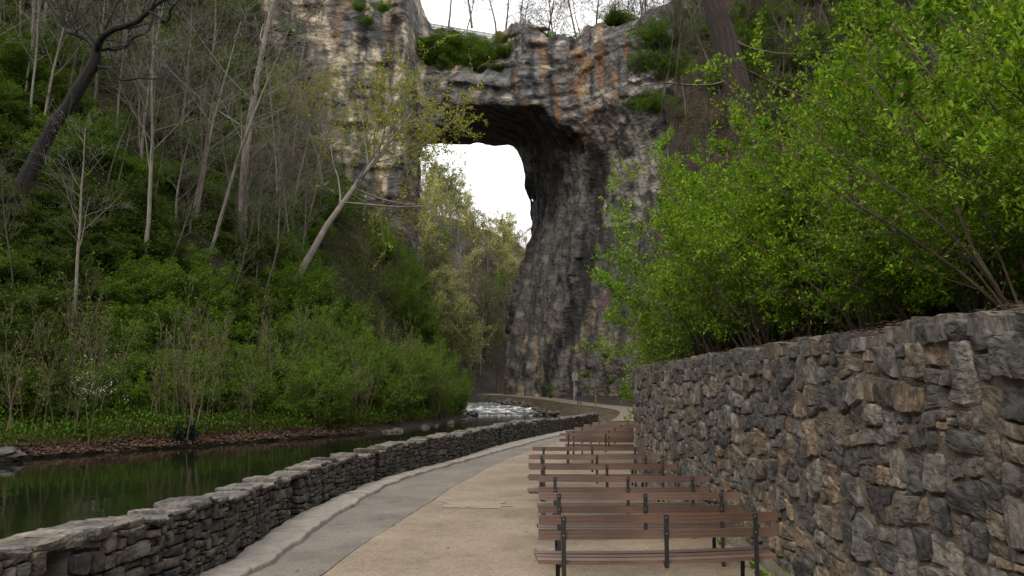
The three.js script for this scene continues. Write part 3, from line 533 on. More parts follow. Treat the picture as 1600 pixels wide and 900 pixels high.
const PINK = [[0.3, 0.09, 0.2], [0.36, 0.13, 0.26], [0.24, 0.07, 0.15]];
const once = new Set();
function put(proto, p, turn, k, ky = k, label, group) { let o = proto; if (once.has(proto)) o = copyOf(proto, null, null, proto.name.startsWith('hillside_shrub') && group ? { 'shrubs on the bank above the arch': 'bank_shrub', 'shrubs on top of the arch': 'arch_shrub', 'shrubs on the left cliff': 'cliff_shrub', 'shrubs on the bluff': 'bluff_shrub', 'shrubs on the right cliff': 'ledge_shrub', 'shrubs at the pier foot': 'low_shrub', 'shrubs on the right hillside': 'slope_shrub' }[group] : null); else once.add(proto); o.position.copy(p); o.rotation.set(0, turn, 0); o.scale.set(k, ky, k); if (label) tag(o, label, proto.userData.category, group); return o; }

// --- bright bushes on top of the retaining wall
{
  const mk = (seed, n, h, spread) => plant('leafy_bush', grow(seed, fan(seed, n, h, spread, 0.022, 0.45), { kids: [9, 8], ratio: [0.36, 0.44], angle: [0.8, 0.9], leaves: seed === 104 ? 14 : 20, leafFrom: 1, leafSize: seed === 102 ? 0.052 : seed === 104 ? 0.075 : 0.062, leafWide: 0.25, colours: seed === 104 ? [...BRIGHT, ...GREEN] : seed === 102 ? [...BRIGHT, [0.2, 0.3, 0.03], [0.25, 0.33, 0.05]] : BRIGHT, rise: [-0.05, 0.03, 0.04], wobble: 0.13, segs: 9, sides: 5, start: 0.12, minR: 0.0022, thin: 0.4, leafUp: 0.2, scatter: 0.03 }),
    M.barkTan, 'bright spring green leafy bush growing on top of the tall stone wall', 'bush', 'bright bushes above the retaining wall', 'stems', 'foliage');
  const kinds = [mk(101, 17, 3.6, 0.75), mk(102, 15, 3.4, 0.9), mk(103, 18, 3.8, 0.65), mk(104, 14, 3.2, 1.0)], r = rand(71);
  const spots = [[4.6, 5.2, 0.85], [5, 6.6, 0.95], [4.3, 7.6, 0.62], [5.6, 8.2, 1.1], [4.5, 9.2, 0.75], [6.3, 10, 1.3], [4.7, 10.8, 0.95], [6, 12, 1.35], [4.6, 12.8, 0.95], [5.6, 14.3, 1.25], [4.4, 15.2, 1], [6.4, 16, 1.3], [5, 17.2, 1.25], [4.3, 18.6, 1.05], [5.8, 19.6, 1.35], [4.5, 20.8, 1.2], [6.4, 22.2, 1.35], [4.9, 22.9, 1.25], [6.8, 25, 1.5], [5.7, 25.6, 1.3], [7.6, 14, 1.4], [7.9, 19, 1.4], [6.2, 27.4, 1.2], [8.4, 10.8, 1.4]];
  const twig = plant('twiggy_bush', grow(105, fan(105, 11, 3.4, 0.8, 0.02, 0.45), { kids: [8, 7], ratio: [0.4, 0.45], angle: [0.8, 0.9], leaves: 5, leafFrom: 1, leafSize: 0.05, colours: [...GREEN, [0.3, 0.16, 0.1]], keep: 0.6, rise: [-0.04, 0.02, 0.02], wobble: 0.14, segs: 8, sides: 5, start: 0.12, minR: 0.003 }), M.barkTan, 'sparse twiggy brown bush among the bright bushes above the tall stone wall', 'bush', 'twiggy bushes above the retaining wall', 'stems', 'leaves');
  for (const [x, D, k] of [[4.1, 6.6, 0.85], [4.2, 9.9, 0.8], [4.3, 13.9, 0.9], [4.2, 17, 0.85], [5.2, 11.2, 1.35], [5.6, 7.4, 1.25], [4.1, 19.8, 0.9]]) put(twig, V(x, rightH(D, x - rightToe(D)), -D), r() * 6.28, k, k);
  spots.forEach(([x, D, k], i) => { const s = x - rightToe(D); put(kinds[i % 4], V(x, s > 0.2 ? rightH(D, s) : 0, -D), r() * 6.28, k * (0.95 + 0.16 * r()), k * (1.02 + 0.2 * r())); });
}
// --- understory shrubs of the left hillside and the creek side
const shrubKinds = [[201, GREEN], [202, DARKG], [203, GREEN], [204, DARKG]].map(([s, c], i) => plant('hillside_shrub', grow(s, fan(s, 9, 3.3, 0.8, 0.025, 0.45), { kids: [10, 8], ratio: [0.46, 0.5], angle: [0.9, 1], leaves: i === 1 ? 15 : 11, leafFrom: 1, leafSize: 0.13, leafWide: 0.26, colours: c, rise: [-0.02, -0.02, 0], segs: 5, sides: 4, start: 0.15, minR: 0.008, hideTwig: i < 2 ? 2 : 3, scatter: 0.14, leafUp: 0 }),
  M.barkTan, i % 2 ? 'low dark green shrub on the wooded hillside across the creek' : 'fresh green shrub on the wooded hillside across the creek', 'shrub', i % 2 ? 'dark shrubs on the far hillside' : 'green shrubs on the far hillside', 'stems', 'foliage'));
const waterKinds = [211, 212, 213].map((s) => plant('willow_shrub', grow(s, fan(s, 16, 5.2, 0.5, 0.035, 0.5), { kids: [11, 6], ratio: [0.3, 0.42], angle: [0.6, 0.7], leaves: 11, leafFrom: 1, leafSize: 0.12, leafWide: 0.2, colours: [...GREEN, [0.13, 0.2, 0.02]], rise: [0, 0.05, 0.05], segs: 6, sides: 4, start: 0.12, minR: 0.009, scatter: 0.1, leafUp: 0.1 }),
  M.barkTan, 'tall upright fresh green shrub leaning over the far creek edge', 'shrub', 'shrubs along the far creek bank', 'stems', 'foliage'));
{
  const r = rand(301);
  for (let k = 0; k < 46; k++) { const t = r(), D = mix(50, 92, t), s = 0.8 + 7 * r(); put(waterKinds[k % 3], lh(D, s), r() * 6.28, 0.75 + 0.5 * r(), 0.75 + 0.55 * r()); }
  let n = 0; for (let gy = 0; gy < 18; gy++) for (let gx = 0; gx < 18; gx++) {
    const px = -50 + (gx + r()) * 36, py = 0 + (gy + r()) * 37, p = hitLeft(px, py), D = -p.z, s = leftToe(D) - p.x; if (D > 118 || s < 3.2 || (px > 505 && px < 625 && py > 355 && py < 500) || (px > 480 && py < 345)) continue;
    if (fbm(p.x * 0.09, 2, p.z * 0.09, 2) < -0.45) continue;
    const k = clamp(D / 60, 0.8, 1.5) * (0.65 + 0.6 * r()); put(shrubKinds[fbm(p.x * 0.06, 40, p.z * 0.06, 2) > -0.12 ? (n % 2) * 2 : 1 + (n % 2) * 2], p, r() * 6.28, k, k * (0.6 + 0.35 * r())); n++;
  }
}
// --- thin many-stemmed saplings along the far bank
{
  const r = rand(321), kinds = [322, 323].map((q) => plant('stemmy_sapling', grow(q, fan(q, 6, 6, 0.34, 0.03, 0.5).map((v, i) => ({ ...v, from: V(Math.sin(i * 2.4) * 0.9, -0.2, Math.cos(i * 3.7) * 0.9) })), { kids: [7, 4], ratio: [0.26, 0.45], angle: [0.6, 0.7], leaves: 4, leafFrom: 1, leafSize: 0.12, colours: [...GREEN, ...OLIVE], keep: 0.55, segs: 8, sides: 5, start: 0.35, minR: 0.011, wobble: 0.09, scatter: 0.08 }), M.barkTan, 'clump of thin tan stems with few leaves on the far creek bank', 'sapling', 'thin saplings on the far bank', 'stems', 'leaves'));
  for (let k = 0; k < 52; k++) { const D = mix(33, 90, r()), q = 1.6 + 9 * r() ** 1.6; put(kinds[k % 2], lh(D, q), r() * 6.28, 0.7 + 0.6 * r(), 0.7 + 0.6 * r()); }
}
// --- bare trees
const bareKinds = [[401, 13, 0.13], [402, 16, 0.16], [403, 11, 0.1], [404, 18, 0.2], [405, 14, 0.12]].map(([s, h, rr], i) => {
  const r = rand(s); return plant('bare_tree', grow(s, [{ from: V(0, -0.4, 0), dir: V(0.06 * (r() - 0.5), 1, 0.06), len: h, r: rr }], { kids: [15, 7, 4], ratio: [0.34, 0.5, 0.5], angle: [0.9, 0.75, 0.7], rise: [0.03, 0.06, 0.04, 0.02], wobble: 0.07, segs: 10, sides: 7, start: 0.35, minR: 0.011, thin: 0.38, tip: 0.2, colours: OLIVE, leaves: i % 2 ? 2 : 1, leafFrom: 3, keep: 0.35, leafSize: 0.16, scatter: 0.1 }),
    i === 2 || i === 4 ? M.barkGrey : M.barkPale, 'slender bare tree with a pale trunk on the left hillside', 'tree', 'bare trees on the left hillside');
});
function treeTo(proto, h0, base, topPx, topPy, thick = 1, label) {     // stands a tree on base and leans it to a point of the picture at the same distance
  const t = at(topPx, topPy, -base.z - 0.5), d = t.clone().sub(base), o = put(proto, base, 0, 1); const k = d.length() / h0; o.userData.label = label ?? 'slender bare tree with a pale trunk on the left hillside';
  o.scale.set(k * thick, k, k * thick); o.quaternion.setFromUnitVectors(V(0, 1, 0), d.normalize()).multiply(new THREE.Quaternion().setFromAxisAngle(V(0, 1, 0), base.x * 7)); return o;
}
{
  const H = [13, 16, 11, 18, 14];
  const list = [[376, 402, 428, -160, 3, 1.25, 'tallest straight pale trunk among the bare trees on the left hillside'], [225, 412, 278, 20, 1, 1], [302, 356, 348, 20, 0, 1], [309, 335, 362, 40, 2, 0.9], [328, 396, 420, 30, 0, 0.9], [112, 505, 160, 190, 1, 1], [220, 290, 245, -40, 0, 0.8], [46, 205, 82, -80, 0, 0.8], [62, 215, 125, -60, 1, 0.9], [100, 205, 118, -90, 2, 0.8], [165, 300, 205, 60, 2, 0.8], [180, 310, 200, 90, 4, 0.8], [255, 440, 300, 250, 4, 0.8], [345, 520, 380, 330, 4, 0.7], [410, 480, 450, 250, 2, 0.8], [400, 330, 440, 120, 2, 0.8], [470, 400, 520, 200, 2, 0.9], [480, 344, 520, 160, 0, 0.9], [20, 470, 30, 250, 2, 0.8], [148, 190, 170, -60, 0, 0.8], [365, 180, 372, 20, 4, 0.8]];
  for (const [bx, by, tx, ty, k, th, label] of list) treeTo(bareKinds[k], H[k], hitLeft(bx, by), tx, ty, th, label);
  const r = rand(411); for (let n = 0, q = 0; n < 78 && q < 600; q++) { const px = -30 + 520 * r(), py = 20 + 440 * r(), p = hitLeft(px, py), D = -p.z; if (px < 190 && py > 200 && D < 62) continue; if (D > 120 || leftToe(D) - p.x < 6) continue; const k = n % 5; put(bareKinds[k], p, r() * 6.28, 0.5 + 0.35 * r(), 0.6 + 0.4 * r(), 'slender bare tree with a pale trunk on the left hillside', 'bare trees on the left hillside').rotation.z = -0.14 * r(); n++; }
}
// --- ground cover and leaf litter nobody could count
{
  const r = rand(501), mk = (seed, cols, n, size, rad) => { const b = new MB(), q = rand(seed); for (let k = 0; k < n; k++) { const a = q() * 6.28, d = rad * Math.sqrt(q()), c = cols[Math.floor(q() * cols.length)], h = 0.05 + 0.5 * rad * q(); leafAt(b, V(Math.cos(a) * d, h, Math.sin(a) * d), V(q() - 0.5, q() * 0.7, q() - 0.5).normalize(), V(q() - 0.5, 1, q() - 0.5).normalize(), size * (0.6 + 0.8 * q()), size * 0.22, c.map((v) => v * (0.7 + 0.6 * q()))); } return b.geo(); };
  const cover = (name, geo, mat, pts, lo, hi, label, category) => { const m = new THREE.InstancedMesh(geo, mat, pts.length), d = new THREE.Object3D(); pts.forEach((p, i) => { d.position.copy(p); const k = mix(lo, hi, r()); d.scale.set(k, k, k); d.rotation.set(0, r() * 6.28, 0); d.updateMatrix(); m.setMatrixAt(i, d.matrix); }); m.name = numbered(name); tag(m, label, category, null, 'stuff'); scene.add(m); };
  const P1 = [], P2 = [], P3 = [], P4 = [], P5 = [];
  for (let k = 0; k < 30000; k++) { const D = 26 + 100 * r(), s = 1.7 + 61 * r() ** 1.35; if (fbm((leftToe(D) - s) * 0.12, 2, D * 0.12, 2) > -0.38) P1.push(lh(D, s)); else P2.push(lh(D, s)); }
  for (let k = 0; k < 11000; k++) { const D = 26 + 90 * r(), s = 1 + 50 * r(); P3.push(rh(D, s)); }
  for (let k = 0; k < 3600; k++) { const D = 30 + 28 * r(), s = 0.6 + 2.6 * r(); P4.push(lh(D, s)); }
  for (let k = 0; k < 1100; k++) { const D = 4 + 19 * r(), s = 0.2 + 1.6 * r() ** 1.5; P5.push(rh(D, s).add(V(0, 0.02, 0))); }
  cover('ground_cover', mk(1, [...GREEN, ...DARKG], 40, 0.13, 0.85), M.leaf, P1, 0.7, 1.8, 'patchy low green plants covering the left hillside floor', 'ground cover');
  cover('dry_undergrowth', mk(2, [[0.1, 0.075, 0.045], [0.13, 0.1, 0.06], [0.06, 0.08, 0.02]], 20, 0.22, 0.8), M.leaf, P2, 0.6, 1.3, 'dry brown undergrowth on the left hillside', 'undergrowth');
  cover('ground_cover', mk(3, [...DARKG, ...OLIVE, [0.12, 0.09, 0.06]], 24, 0.22, 0.8), M.leaf, P3, 0.6, 1.5, 'olive and brown low plants covering the right hillside', 'ground cover');
  const fl = (seed) => { const b = new MB(), q = rand(seed), cs = [[0.17, 0.1, 0.065], [0.25, 0.165, 0.115], [0.1, 0.068, 0.045], [0.26, 0.2, 0.15]]; for (let k = 0; k < 9; k++) leafAt(b, V((q() - 0.5) * 0.5, 0.01 + 0.05 * q(), (q() - 0.5) * 0.5), V(q() - 0.5, 0.15 * (q() - 0.3), q() - 0.5).normalize(), V(0.4 * (q() - 0.5), 1, 0.4 * (q() - 0.5)).normalize(), 0.1, 0.03, cs[Math.floor(q() * 4)]); return b.geo(); };
  cover('leaf_litter', fl(4), M.leaf, P4, 1.2, 2.2, 'brown fallen leaves on the flat far creek bank', 'leaves');
  cover('leaf_litter', fl(5), M.leaf, P5, 0.4, 0.75, 'reddish brown fallen leaves along the top of the tall stone wall', 'leaves');
  const P7 = []; for (let k = 0; k < 16; k++) { const D = 9 + 14 * r(); P7.push(V(mix(jointX(D) - 0.8, 0.6, r()), 0.012, -D)); }
  const one = new MB(); leafAt(one, V(0, 0.004, 0), V(1, 0.05, 0).normalize(), V(0, 1, 0), 0.07, 0.022, [0.12, 0.06, 0.035]); cover('fallen_leaves', one.geo(), M.leaf, P7, 0.7, 1.3, 'a few dry brown leaves lying on the path', 'leaves');
  const P6 = []; for (let k = 0; k < 130; k++) { const p = hitLeft(120 + 110 * (r() + r()) / 2, 590 + 70 * r()); P6.push(p.add(V(0, 0.9 + 0.7 * r(), 1.8))); }
  cover('white_flowers', mk(6, [[0.62, 0.64, 0.62]], 3, 0.13, 0.2), M.leaf, P6, 0.7, 1.2, 'scattered white blossoms low on the far bank', 'flowers');
}
// --- trees seen through the arch
{
  const kinds = [[601, YELLOW, M.barkGrey], [602, OLIVE, M.barkGrey], [603, GREEN, M.barkGrey], [604, YELLOW, M.barkGrey]].map(([s, c, m], i) => plant('gorge_tree', grow(s, [{ from: V(0, -0.5, 0), dir: V(0.04, 1, 0.02), len: 12, r: 0.16 }], { kids: [15, 6, 3], ratio: [0.33, 0.5, 0.5], angle: [0.8, 0.8, 0.8], rise: [0.03, 0.06, 0.04], wobble: 0.06, segs: 8, sides: 5, start: 0.25, minR: 0.02, thin: 0.4, leaves: 13, leafFrom: 2, leafSize: 0.27, leafWide: 0.3, keep: i === 1 ? 0.25 : 0.5, colours: c, scatter: 0.3 }), m, '', 'tree'));
  const labels = ['pale yellow green tree on the slope behind the arch', 'sparse olive tree on the slope behind the arch', 'green tree in the gorge behind the arch'], r = rand(611);
  for (let k = 0; k < 120; k++) { const D = 168 + 95 * r() ** 1.2, px = 618 + 235 * r(), x = (px - 800) / FOC * D, sl = leftToe(D) - x; if (sl < 2) continue; const p = lh(D, sl), u = r(), q = u < 0.62 ? 0 : u < 0.85 ? 1 : 2, z = 0.95 + 0.5 * r(); put(kinds[q === 0 && r() < 0.5 ? 3 : q], p, r() * 6.28, z, z * (0.9 + 0.25 * r()), labels[q], 'trees behind the arch'); }
  for (let k = 0; k < 26; k++) { const D = 166 + 60 * r(), px = 640 + 200 * r(), x = (px - 800) / FOC * D, sl = leftToe(D) - x; if (sl < 2) continue; put(bareKinds[k % 5], lh(D, sl), r() * 6.28, 1.1, 0.9 + 0.3 * r(), 'bare grey tree among the leafing trees behind the arch', 'bare trees behind the arch'); }
  // --- bare trees on the skyline above the arch
  const skyl = [700, 725, 737, 776, 786, 803, 818, 828, 846, 868, 876, 888, 908, 918, 926, 934, 958, 966, 974, 982, 990, 998, 1004, 1010, 1018, 1024, 1030, 1038, 1046];
  skyl.forEach((px, i) => { const D = 134 + 14 * r(), x = (px - 800) / FOC * D * 1.04; const o = put(bareKinds[i % 2 ? 2 : 4], V(x, archTop(x) - 0.6, -D), r() * 6.28, px > 950 ? 1.5 : 1.8, 1.15 + 0.4 * r(), 'bare tree standing on the skyline on top of the arch', 'bare trees on top of the arch'); o.rotation.z = 0.06 * (r() - 0.5); });
}
// --- shrubs on the arch, the bluff and the abutment
const bareShrub = plant('bare_shrub', grow(221, fan(221, 8, 3.4, 0.8, 0.03, 0.5), { kids: [9, 6], ratio: [0.42, 0.45], angle: [0.8, 0.8], leaves: 3, leafFrom: 1, leafSize: 0.13, colours: [...OLIVE, [0.13, 0.09, 0.05]], keep: 0.6, segs: 6, sides: 4, start: 0.15, minR: 0.012, scatter: 0.1 }), M.barkGrey, 'twiggy bare shrub on the right slope', 'shrub', 'bare shrubs on the right', 'stems', 'buds');
{
  const r = rand(621);
  const top = (px, py, D, k, q, label = 'green shrub growing along the top edge of the arch', group = 'shrubs on top of the arch') => put(shrubKinds[q], at(px, py, D), r() * 6.28, k, k * 0.75, label, group);
  for (let k = 0; k < 40; k++) { const t = r(), px = 648 + 116 * t; top(px, mix(76, 116, r()) + 6 * t, 130 + 3 * r(), 0.9 + 0.6 * r(), (k % 2) * 2, 'leafy shrub on the green bank at the left end of the arch', 'shrubs on the bank above the arch'); }
  for (let k = 0; k < 44; k++) { const px = 750 + 185 * r(), x = (px - 800) / FOC * 133, D = 128.5 + 4 * r(), k1 = 1 - smooth(-6, 4, x); put(shrubKinds[k % 4], V(x, Math.min(archTop(x), k1 > 0.05 ? 50.5 + (D - 127) / (0.95 * k1) : 99) - 0.3, -D), r() * 6, 0.5 + 0.4 * r(), 0.35 + 0.35 * r(), 'green shrub growing along the top edge of the arch', 'shrubs on top of the arch'); }
  for (let k = 0; k < 14; k++) { const px = 932 + 75 * r(), x = (px - 800) / FOC * 128; put(shrubKinds[k % 4], V(x, archTop(x) - 0.4, -120 - 6 * r()), r() * 6, 0.7 + 0.4 * r(), 0.5 + 0.35 * r(), 'green shrub growing along the top edge of the arch', 'shrubs on top of the arch'); }
  for (const [px, py, k] of [[575, 40, 0.8], [600, 20, 0.9], [560, 18, 0.8], [455, 190, 1.2], [450, 60, 1.1], [462, 120, 1.2], [560, 330, 0.7], [600, 362, 0.9], [480, 320, 0.9]]) top(px, py, 117.5, k, 0, 'green shrub rooted in the ledges of the pale left cliff', 'shrubs on the left cliff');
  for (const [px, py, k] of [[620, 365, 1.3], [645, 375, 1.4], [660, 400, 1.2], [665, 440, 1.1], [672, 480, 1], [668, 520, 1.1], [600, 395, 1.2], [655, 350, 1], [676, 556, 1]]) { const p = hitLeft(px, py + 12); put(shrubKinds[0], p, r() * 6, k, k * 0.95, 'bright green shrub crowning the rocky bluff by the arch', 'shrubs on the bluff'); }
  for (let k = 0; k < 26; k++) { const px = 995 + 90 * r(), py = 30 + 330 * r(), p = hitRight(px, py); put(k % 3 ? bareShrub : shrubKinds[2], p, r() * 6, 0.5 + 0.4 * r(), 0.4 + 0.3 * r(), 'shrub clinging to the grey cliff beside the arch', 'shrubs on the right cliff'); }
  for (const [px, py, k] of [[915, 590, 0.45], [945, 560, 0.5], [955, 600, 0.5], [930, 545, 0.35], [860, 622, 0.35], [858, 610, 0.3]]) top(px, py, 112, k, 0, 'small green shrub at the foot of the stone pier', 'shrubs at the pier foot');
}
// --- right hillside: bare grey trees and dull shrubs
{
  const r = rand(631), greyKinds = [641, 642, 643].map((s) => plant('grey_tree', grow(s, [{ from: V(0, -0.4, 0), dir: V(-0.1, 1, 0), len: 11, r: 0.11 }], { kids: [14, 7, 4], ratio: [0.4, 0.5, 0.5], angle: [0.9, 0.8, 0.8], rise: [0.02, 0.04, 0.03, 0], wobble: 0.11, segs: 10, sides: 6, start: 0.2, minR: 0.009, thin: 0.42, colours: GREEN, leaves: 2, leafFrom: 3, keep: 0.4, leafSize: 0.13, scatter: 0.15 }), M.barkGrey, 'bare grey branching tree on the steep right hillside', 'tree', 'bare trees on the right hillside'));
  for (let k = 0; k < 70; k++) { const px = 1030 + 560 * r(), py = 20 + 240 * r(), p = hitRight(px, py); if (-p.z < 20) continue; put(greyKinds[k % 3], p, r() * 6.28, 0.6 + 0.5 * r(), 0.6 + 0.5 * r(), 'bare grey branching tree on the steep right hillside', 'bare trees on the right hillside').rotation.z = 0.1 * r(); }
  for (let k = 0; k < 130; k++) { const px = 1040 + 540 * r(), py = -40 + 260 * r(), p = hitRight(px, py); if (-p.z < 22) continue; const q = clamp(-p.z / 70, 0.5, 1.2); put(k % 5 < 3 ? bareShrub : shrubKinds[(k % 2) * 2], p, r() * 6.28, q * (0.6 + 0.5 * r()), q * (0.5 + 0.4 * r()), k % 5 < 3 ? 'twiggy bare shrub on the steep right hillside' : 'dull green shrub on the steep right hillside', k % 5 < 3 ? 'bare shrubs on the right hillside' : 'shrubs on the right hillside'); }
}
// --- single trees
{
  // blackish leaning tree
  const b0 = hitLeft(34, 322), D = -b0.z, q = (l) => l.map(([x, y, d = 0]) => at(x, y, D + d)), sc = D / FOC, b = new MB();
  const base = b0.clone(); const A = q([[28, 340], [38, 290], [62, 235], [95, 180], [128, 130], [148, 95], [152, 72]]), limbs = [[A, [15, 13, 11.5, 11, 10, 9, 7].map((v) => v * sc)]];
  const add = (l, r0, r1) => { const p = q(l); limbs.push([p, p.map((_, i) => mix(r0, r1, i / (p.length - 1)) * sc)]); };
  add([[150, 80], [158, 62, -1], [180, 44, -2], [205, 38, -2], [232, 18, -3], [250, 2, -3], [275, -8, -4], [300, -30, -4]], 6, 2.5);
  add([[152, 76], [175, 77, 1], [195, 74, 2], [210, 58, 2], [232, 48, 3], [240, 20, 3], [243, -20, 3]], 4, 1.5);
  add([[150, 74], [135, 60, 1], [115, 52, 1], [103, 45, 2], [98, 30, 2], [80, 12, 3], [62, -15, 3]], 4.5, 1.8);
  add([[152, 104], [175, 110, -1], [188, 124, -1], [215, 123, -2], [250, 124, -2]], 3, 0.9);
  add([[205, 38, -2], [240, 5, -1], [262, -30, 0]], 3, 1.5); add([[232, 18, -3], [262, 32, -4], [270, 10, -5], [292, -10, -5]], 2.5, 1); add([[103, 45, 2], [118, 22, 3], [125, -10, 3]], 2.4, 1.2);
  const o = thing('leaning_tree', 'blackish crooked tree leaning over the left hillside with twisting limbs', 'tree', base.toArray());
  limbs.forEach(([p0, r0], i) => { const n = (p0.length - 1) * 3, p = new THREE.CatmullRomCurve3(p0).getPoints(n), rr = p.map((_, k) => { const t = k / 3, f = Math.min(p0.length - 2, Math.floor(t)); return mix(r0[f], r0[f + 1], t - f) * (1 + 0.08 * n3(k * 0.7, i, 2)); }); b.tube(p.map((v, k) => v.clone().sub(base).add(V(n3(k, i, 3), n3(k, i, 7), n3(k, i, 9)).multiplyScalar(0.06))), rr, i ? 6 : 10); });
  part('trunk', b.geo(), M.barkDark, o);
  const tw = []; const r = rand(701); limbs.slice(1).forEach(([p, rr]) => { for (let k = 0; k < 7; k++) { const i = 1 + Math.floor(r() * (p.length - 1)), s = p[i].clone().lerp(p[i - 1], r()).sub(base); tw.push({ from: s, dir: V(r() - 0.4, r() * 0.8, r() - 0.5), len: 1.8 + 2.4 * r(), r: rr[i] * 0.35 }); } });
  part('twigs', grow(702, tw, { kids: [5, 3], ratio: [0.45, 0.5], angle: [0.7, 0.7], wobble: 0.2, segs: 6, sides: 4, minR: 0.012, colours: OLIVE, start: 0.2 }).wood, M.barkDark, o);
}
{
  const g = grow(711, [{ from: V(0, -0.5, 0), dir: V(0, 1, 0), len: 21, r: 0.34 }], { kids: [15, 8, 5], ratio: [0.4, 0.45, 0.45], angle: [0.95, 0.8, 0.8], rise: [0, 0.05, 0.02, 0], wobble: 0.1, segs: 12, sides: 9, start: 0.42, topShort: 0.75, minR: 0.015, thin: 0.42, leaves: 16, leafFrom: 3, keep: 0.9, leafSize: 0.22, leafWide: 0.3, colours: [[0.27, 0.29, 0.03], [0.33, 0.33, 0.045], [0.2, 0.25, 0.025]], scatter: 0.1 });
  const o = plant('budding_tree', g, M.barkPale, 'leaning grey tree with fresh yellow green leaves before the left cliff', 'tree', null), base = hitLeft(450, 462);
  const t = at(598, 95, -base.z + 1), d = t.clone().sub(base), k = d.length() / 21; o.position.copy(base); o.scale.setScalar(k); o.quaternion.setFromUnitVectors(V(0, 1, 0), d.normalize());
  const g2 = copyOf(o, 'smaller yellow green budding tree hugging the pale left cliff'); const b2 = hitLeft(500, 345); g2.position.copy(b2); const d2 = at(535, 130, -b2.z + 1).sub(b2); g2.scale.setScalar(d2.length() / 21); g2.quaternion.setFromUnitVectors(V(0, 1, 0), d2.normalize()).multiply(new THREE.Quaternion().setFromAxisAngle(V(0, 1, 0), 2));
}
{ // big dark trunk above the bushes
  const D = 26, p = at(1160, 180, D), s = p.x - rightToe(D), y0 = rightH(D, s), base = V(p.x + 0.3, y0 - 0.3, -D), o = thing('pine_tree', 'thick dark pine trunk rising behind the bright bushes', 'tree', base.toArray()), b = new MB();
  const pts = [base.clone(), V(p.x + 0.12, y0 + 1.5, -D), p, at(1148, 120, D), at(1137, 80, D), at(1122, 30, D), at(1108, -30, D), at(1085, -140, D), at(1070, -260, D)], rr = [0.6, 0.5, 0.44, 0.42, 0.4, 0.37, 0.35, 0.28, 0.15];
  b.tube(pts.map((v) => v.clone().sub(base)), rr, 16); part('trunk', b.geo(), M.barkPine, o);
  const st = [[1140, 125, [1040, 175], 0.05], [1142, 60, [1260, 120], 0.04], [1128, 40, [1190, -60], 0.04], [1150, 150, [1180, 200], 0.035]].map(([x, y, e, r0]) => { const f = at(x, y, D), t = at(e[0], e[1], D - 1.5); return { from: f.sub(base), dir: t.clone().sub(at(x, y, D)), len: t.distanceTo(at(x, y, D)) * 1.2, r: r0 }; });
  part('dead_branches', grow(721, st, { kids: [6, 4], ratio: [0.4, 0.5], angle: [0.7, 0.7], wobble: 0.13, segs: 8, sides: 5, start: 0.25, minR: 0.006, colours: OLIVE, rise: [0.03, 0.02, 0] }).wood, M.barkGrey, o);
  const cs = []; const r = rand(731); for (let k = 0; k < 14; k++) { const a = r() * 6.28; cs.push({ from: pts[7].clone().lerp(pts[8], r()).sub(base), dir: V(Math.cos(a), 0.1, Math.sin(a)), len: 3.5, r: 0.05 }); }
  const cg = grow(732, cs, { kids: [8, 4], ratio: [0.35, 0.4], leaves: 12, leafFrom: 1, leafSize: 0.2, leafWide: 0.08, colours: DARKG, segs: 5, sides: 4, scatter: 0.05 }); part('limbs', cg.wood, M.barkPine, o); part('needles', cg.leaf, M.leaf, o, 'stuff');
  const o2 = thing('dark_tree', 'dark slanting trunk poking out behind the top of the bushes', 'tree', [0, 0, 0]), D2 = 19, f = at(1445, 90, D2), b2 = V(f.x + 0.5, rightH(D2, f.x + 0.5 - rightToe(D2)) - 0.3, -D2), c2 = new MB(); o2.position.copy(b2);
  c2.tube([b2, f, at(1412, 0, D2), at(1390, -80, D2), at(1380, -200, D2)].map((v) => v.clone().sub(b2)), [0.15, 0.12, 0.11, 0.1, 0.06], 8); part('trunk', c2.geo(), M.barkDark, o2);
}
{ // redbuds in blossom
  const g = plant('redbud', grow(741, fan(741, 4, 3.2, 0.6, 0.03), { kids: [7, 4], ratio: [0.42, 0.45], leaves: 9, leafFrom: 1, leafSize: 0.1, leafWide: 0.3, colours: PINK, keep: 0.6, scatter: 0.05, segs: 6, sides: 4, minR: 0.008 }), M.barkGrey, 'pink blossoming redbud', 'redbud', null, 'stems', 'blossom');
  [[948, 500, 42, 0.55, 'pink redbud blossom poking out past the bright bushes by the pier'], [985, 285, 104, 0.9, 'faint pink redbud growing on the grey cliff beside the arch'], [1035, 320, 90, 1, 'pink redbud behind the bright bushes against the grey cliff'], [968, 95, 121, 0.9, 'small pink redbud high on the right end of the arch']].forEach(([px, py, D, k, l]) => put(g, at(px, py, D), px, k, k, l));
}

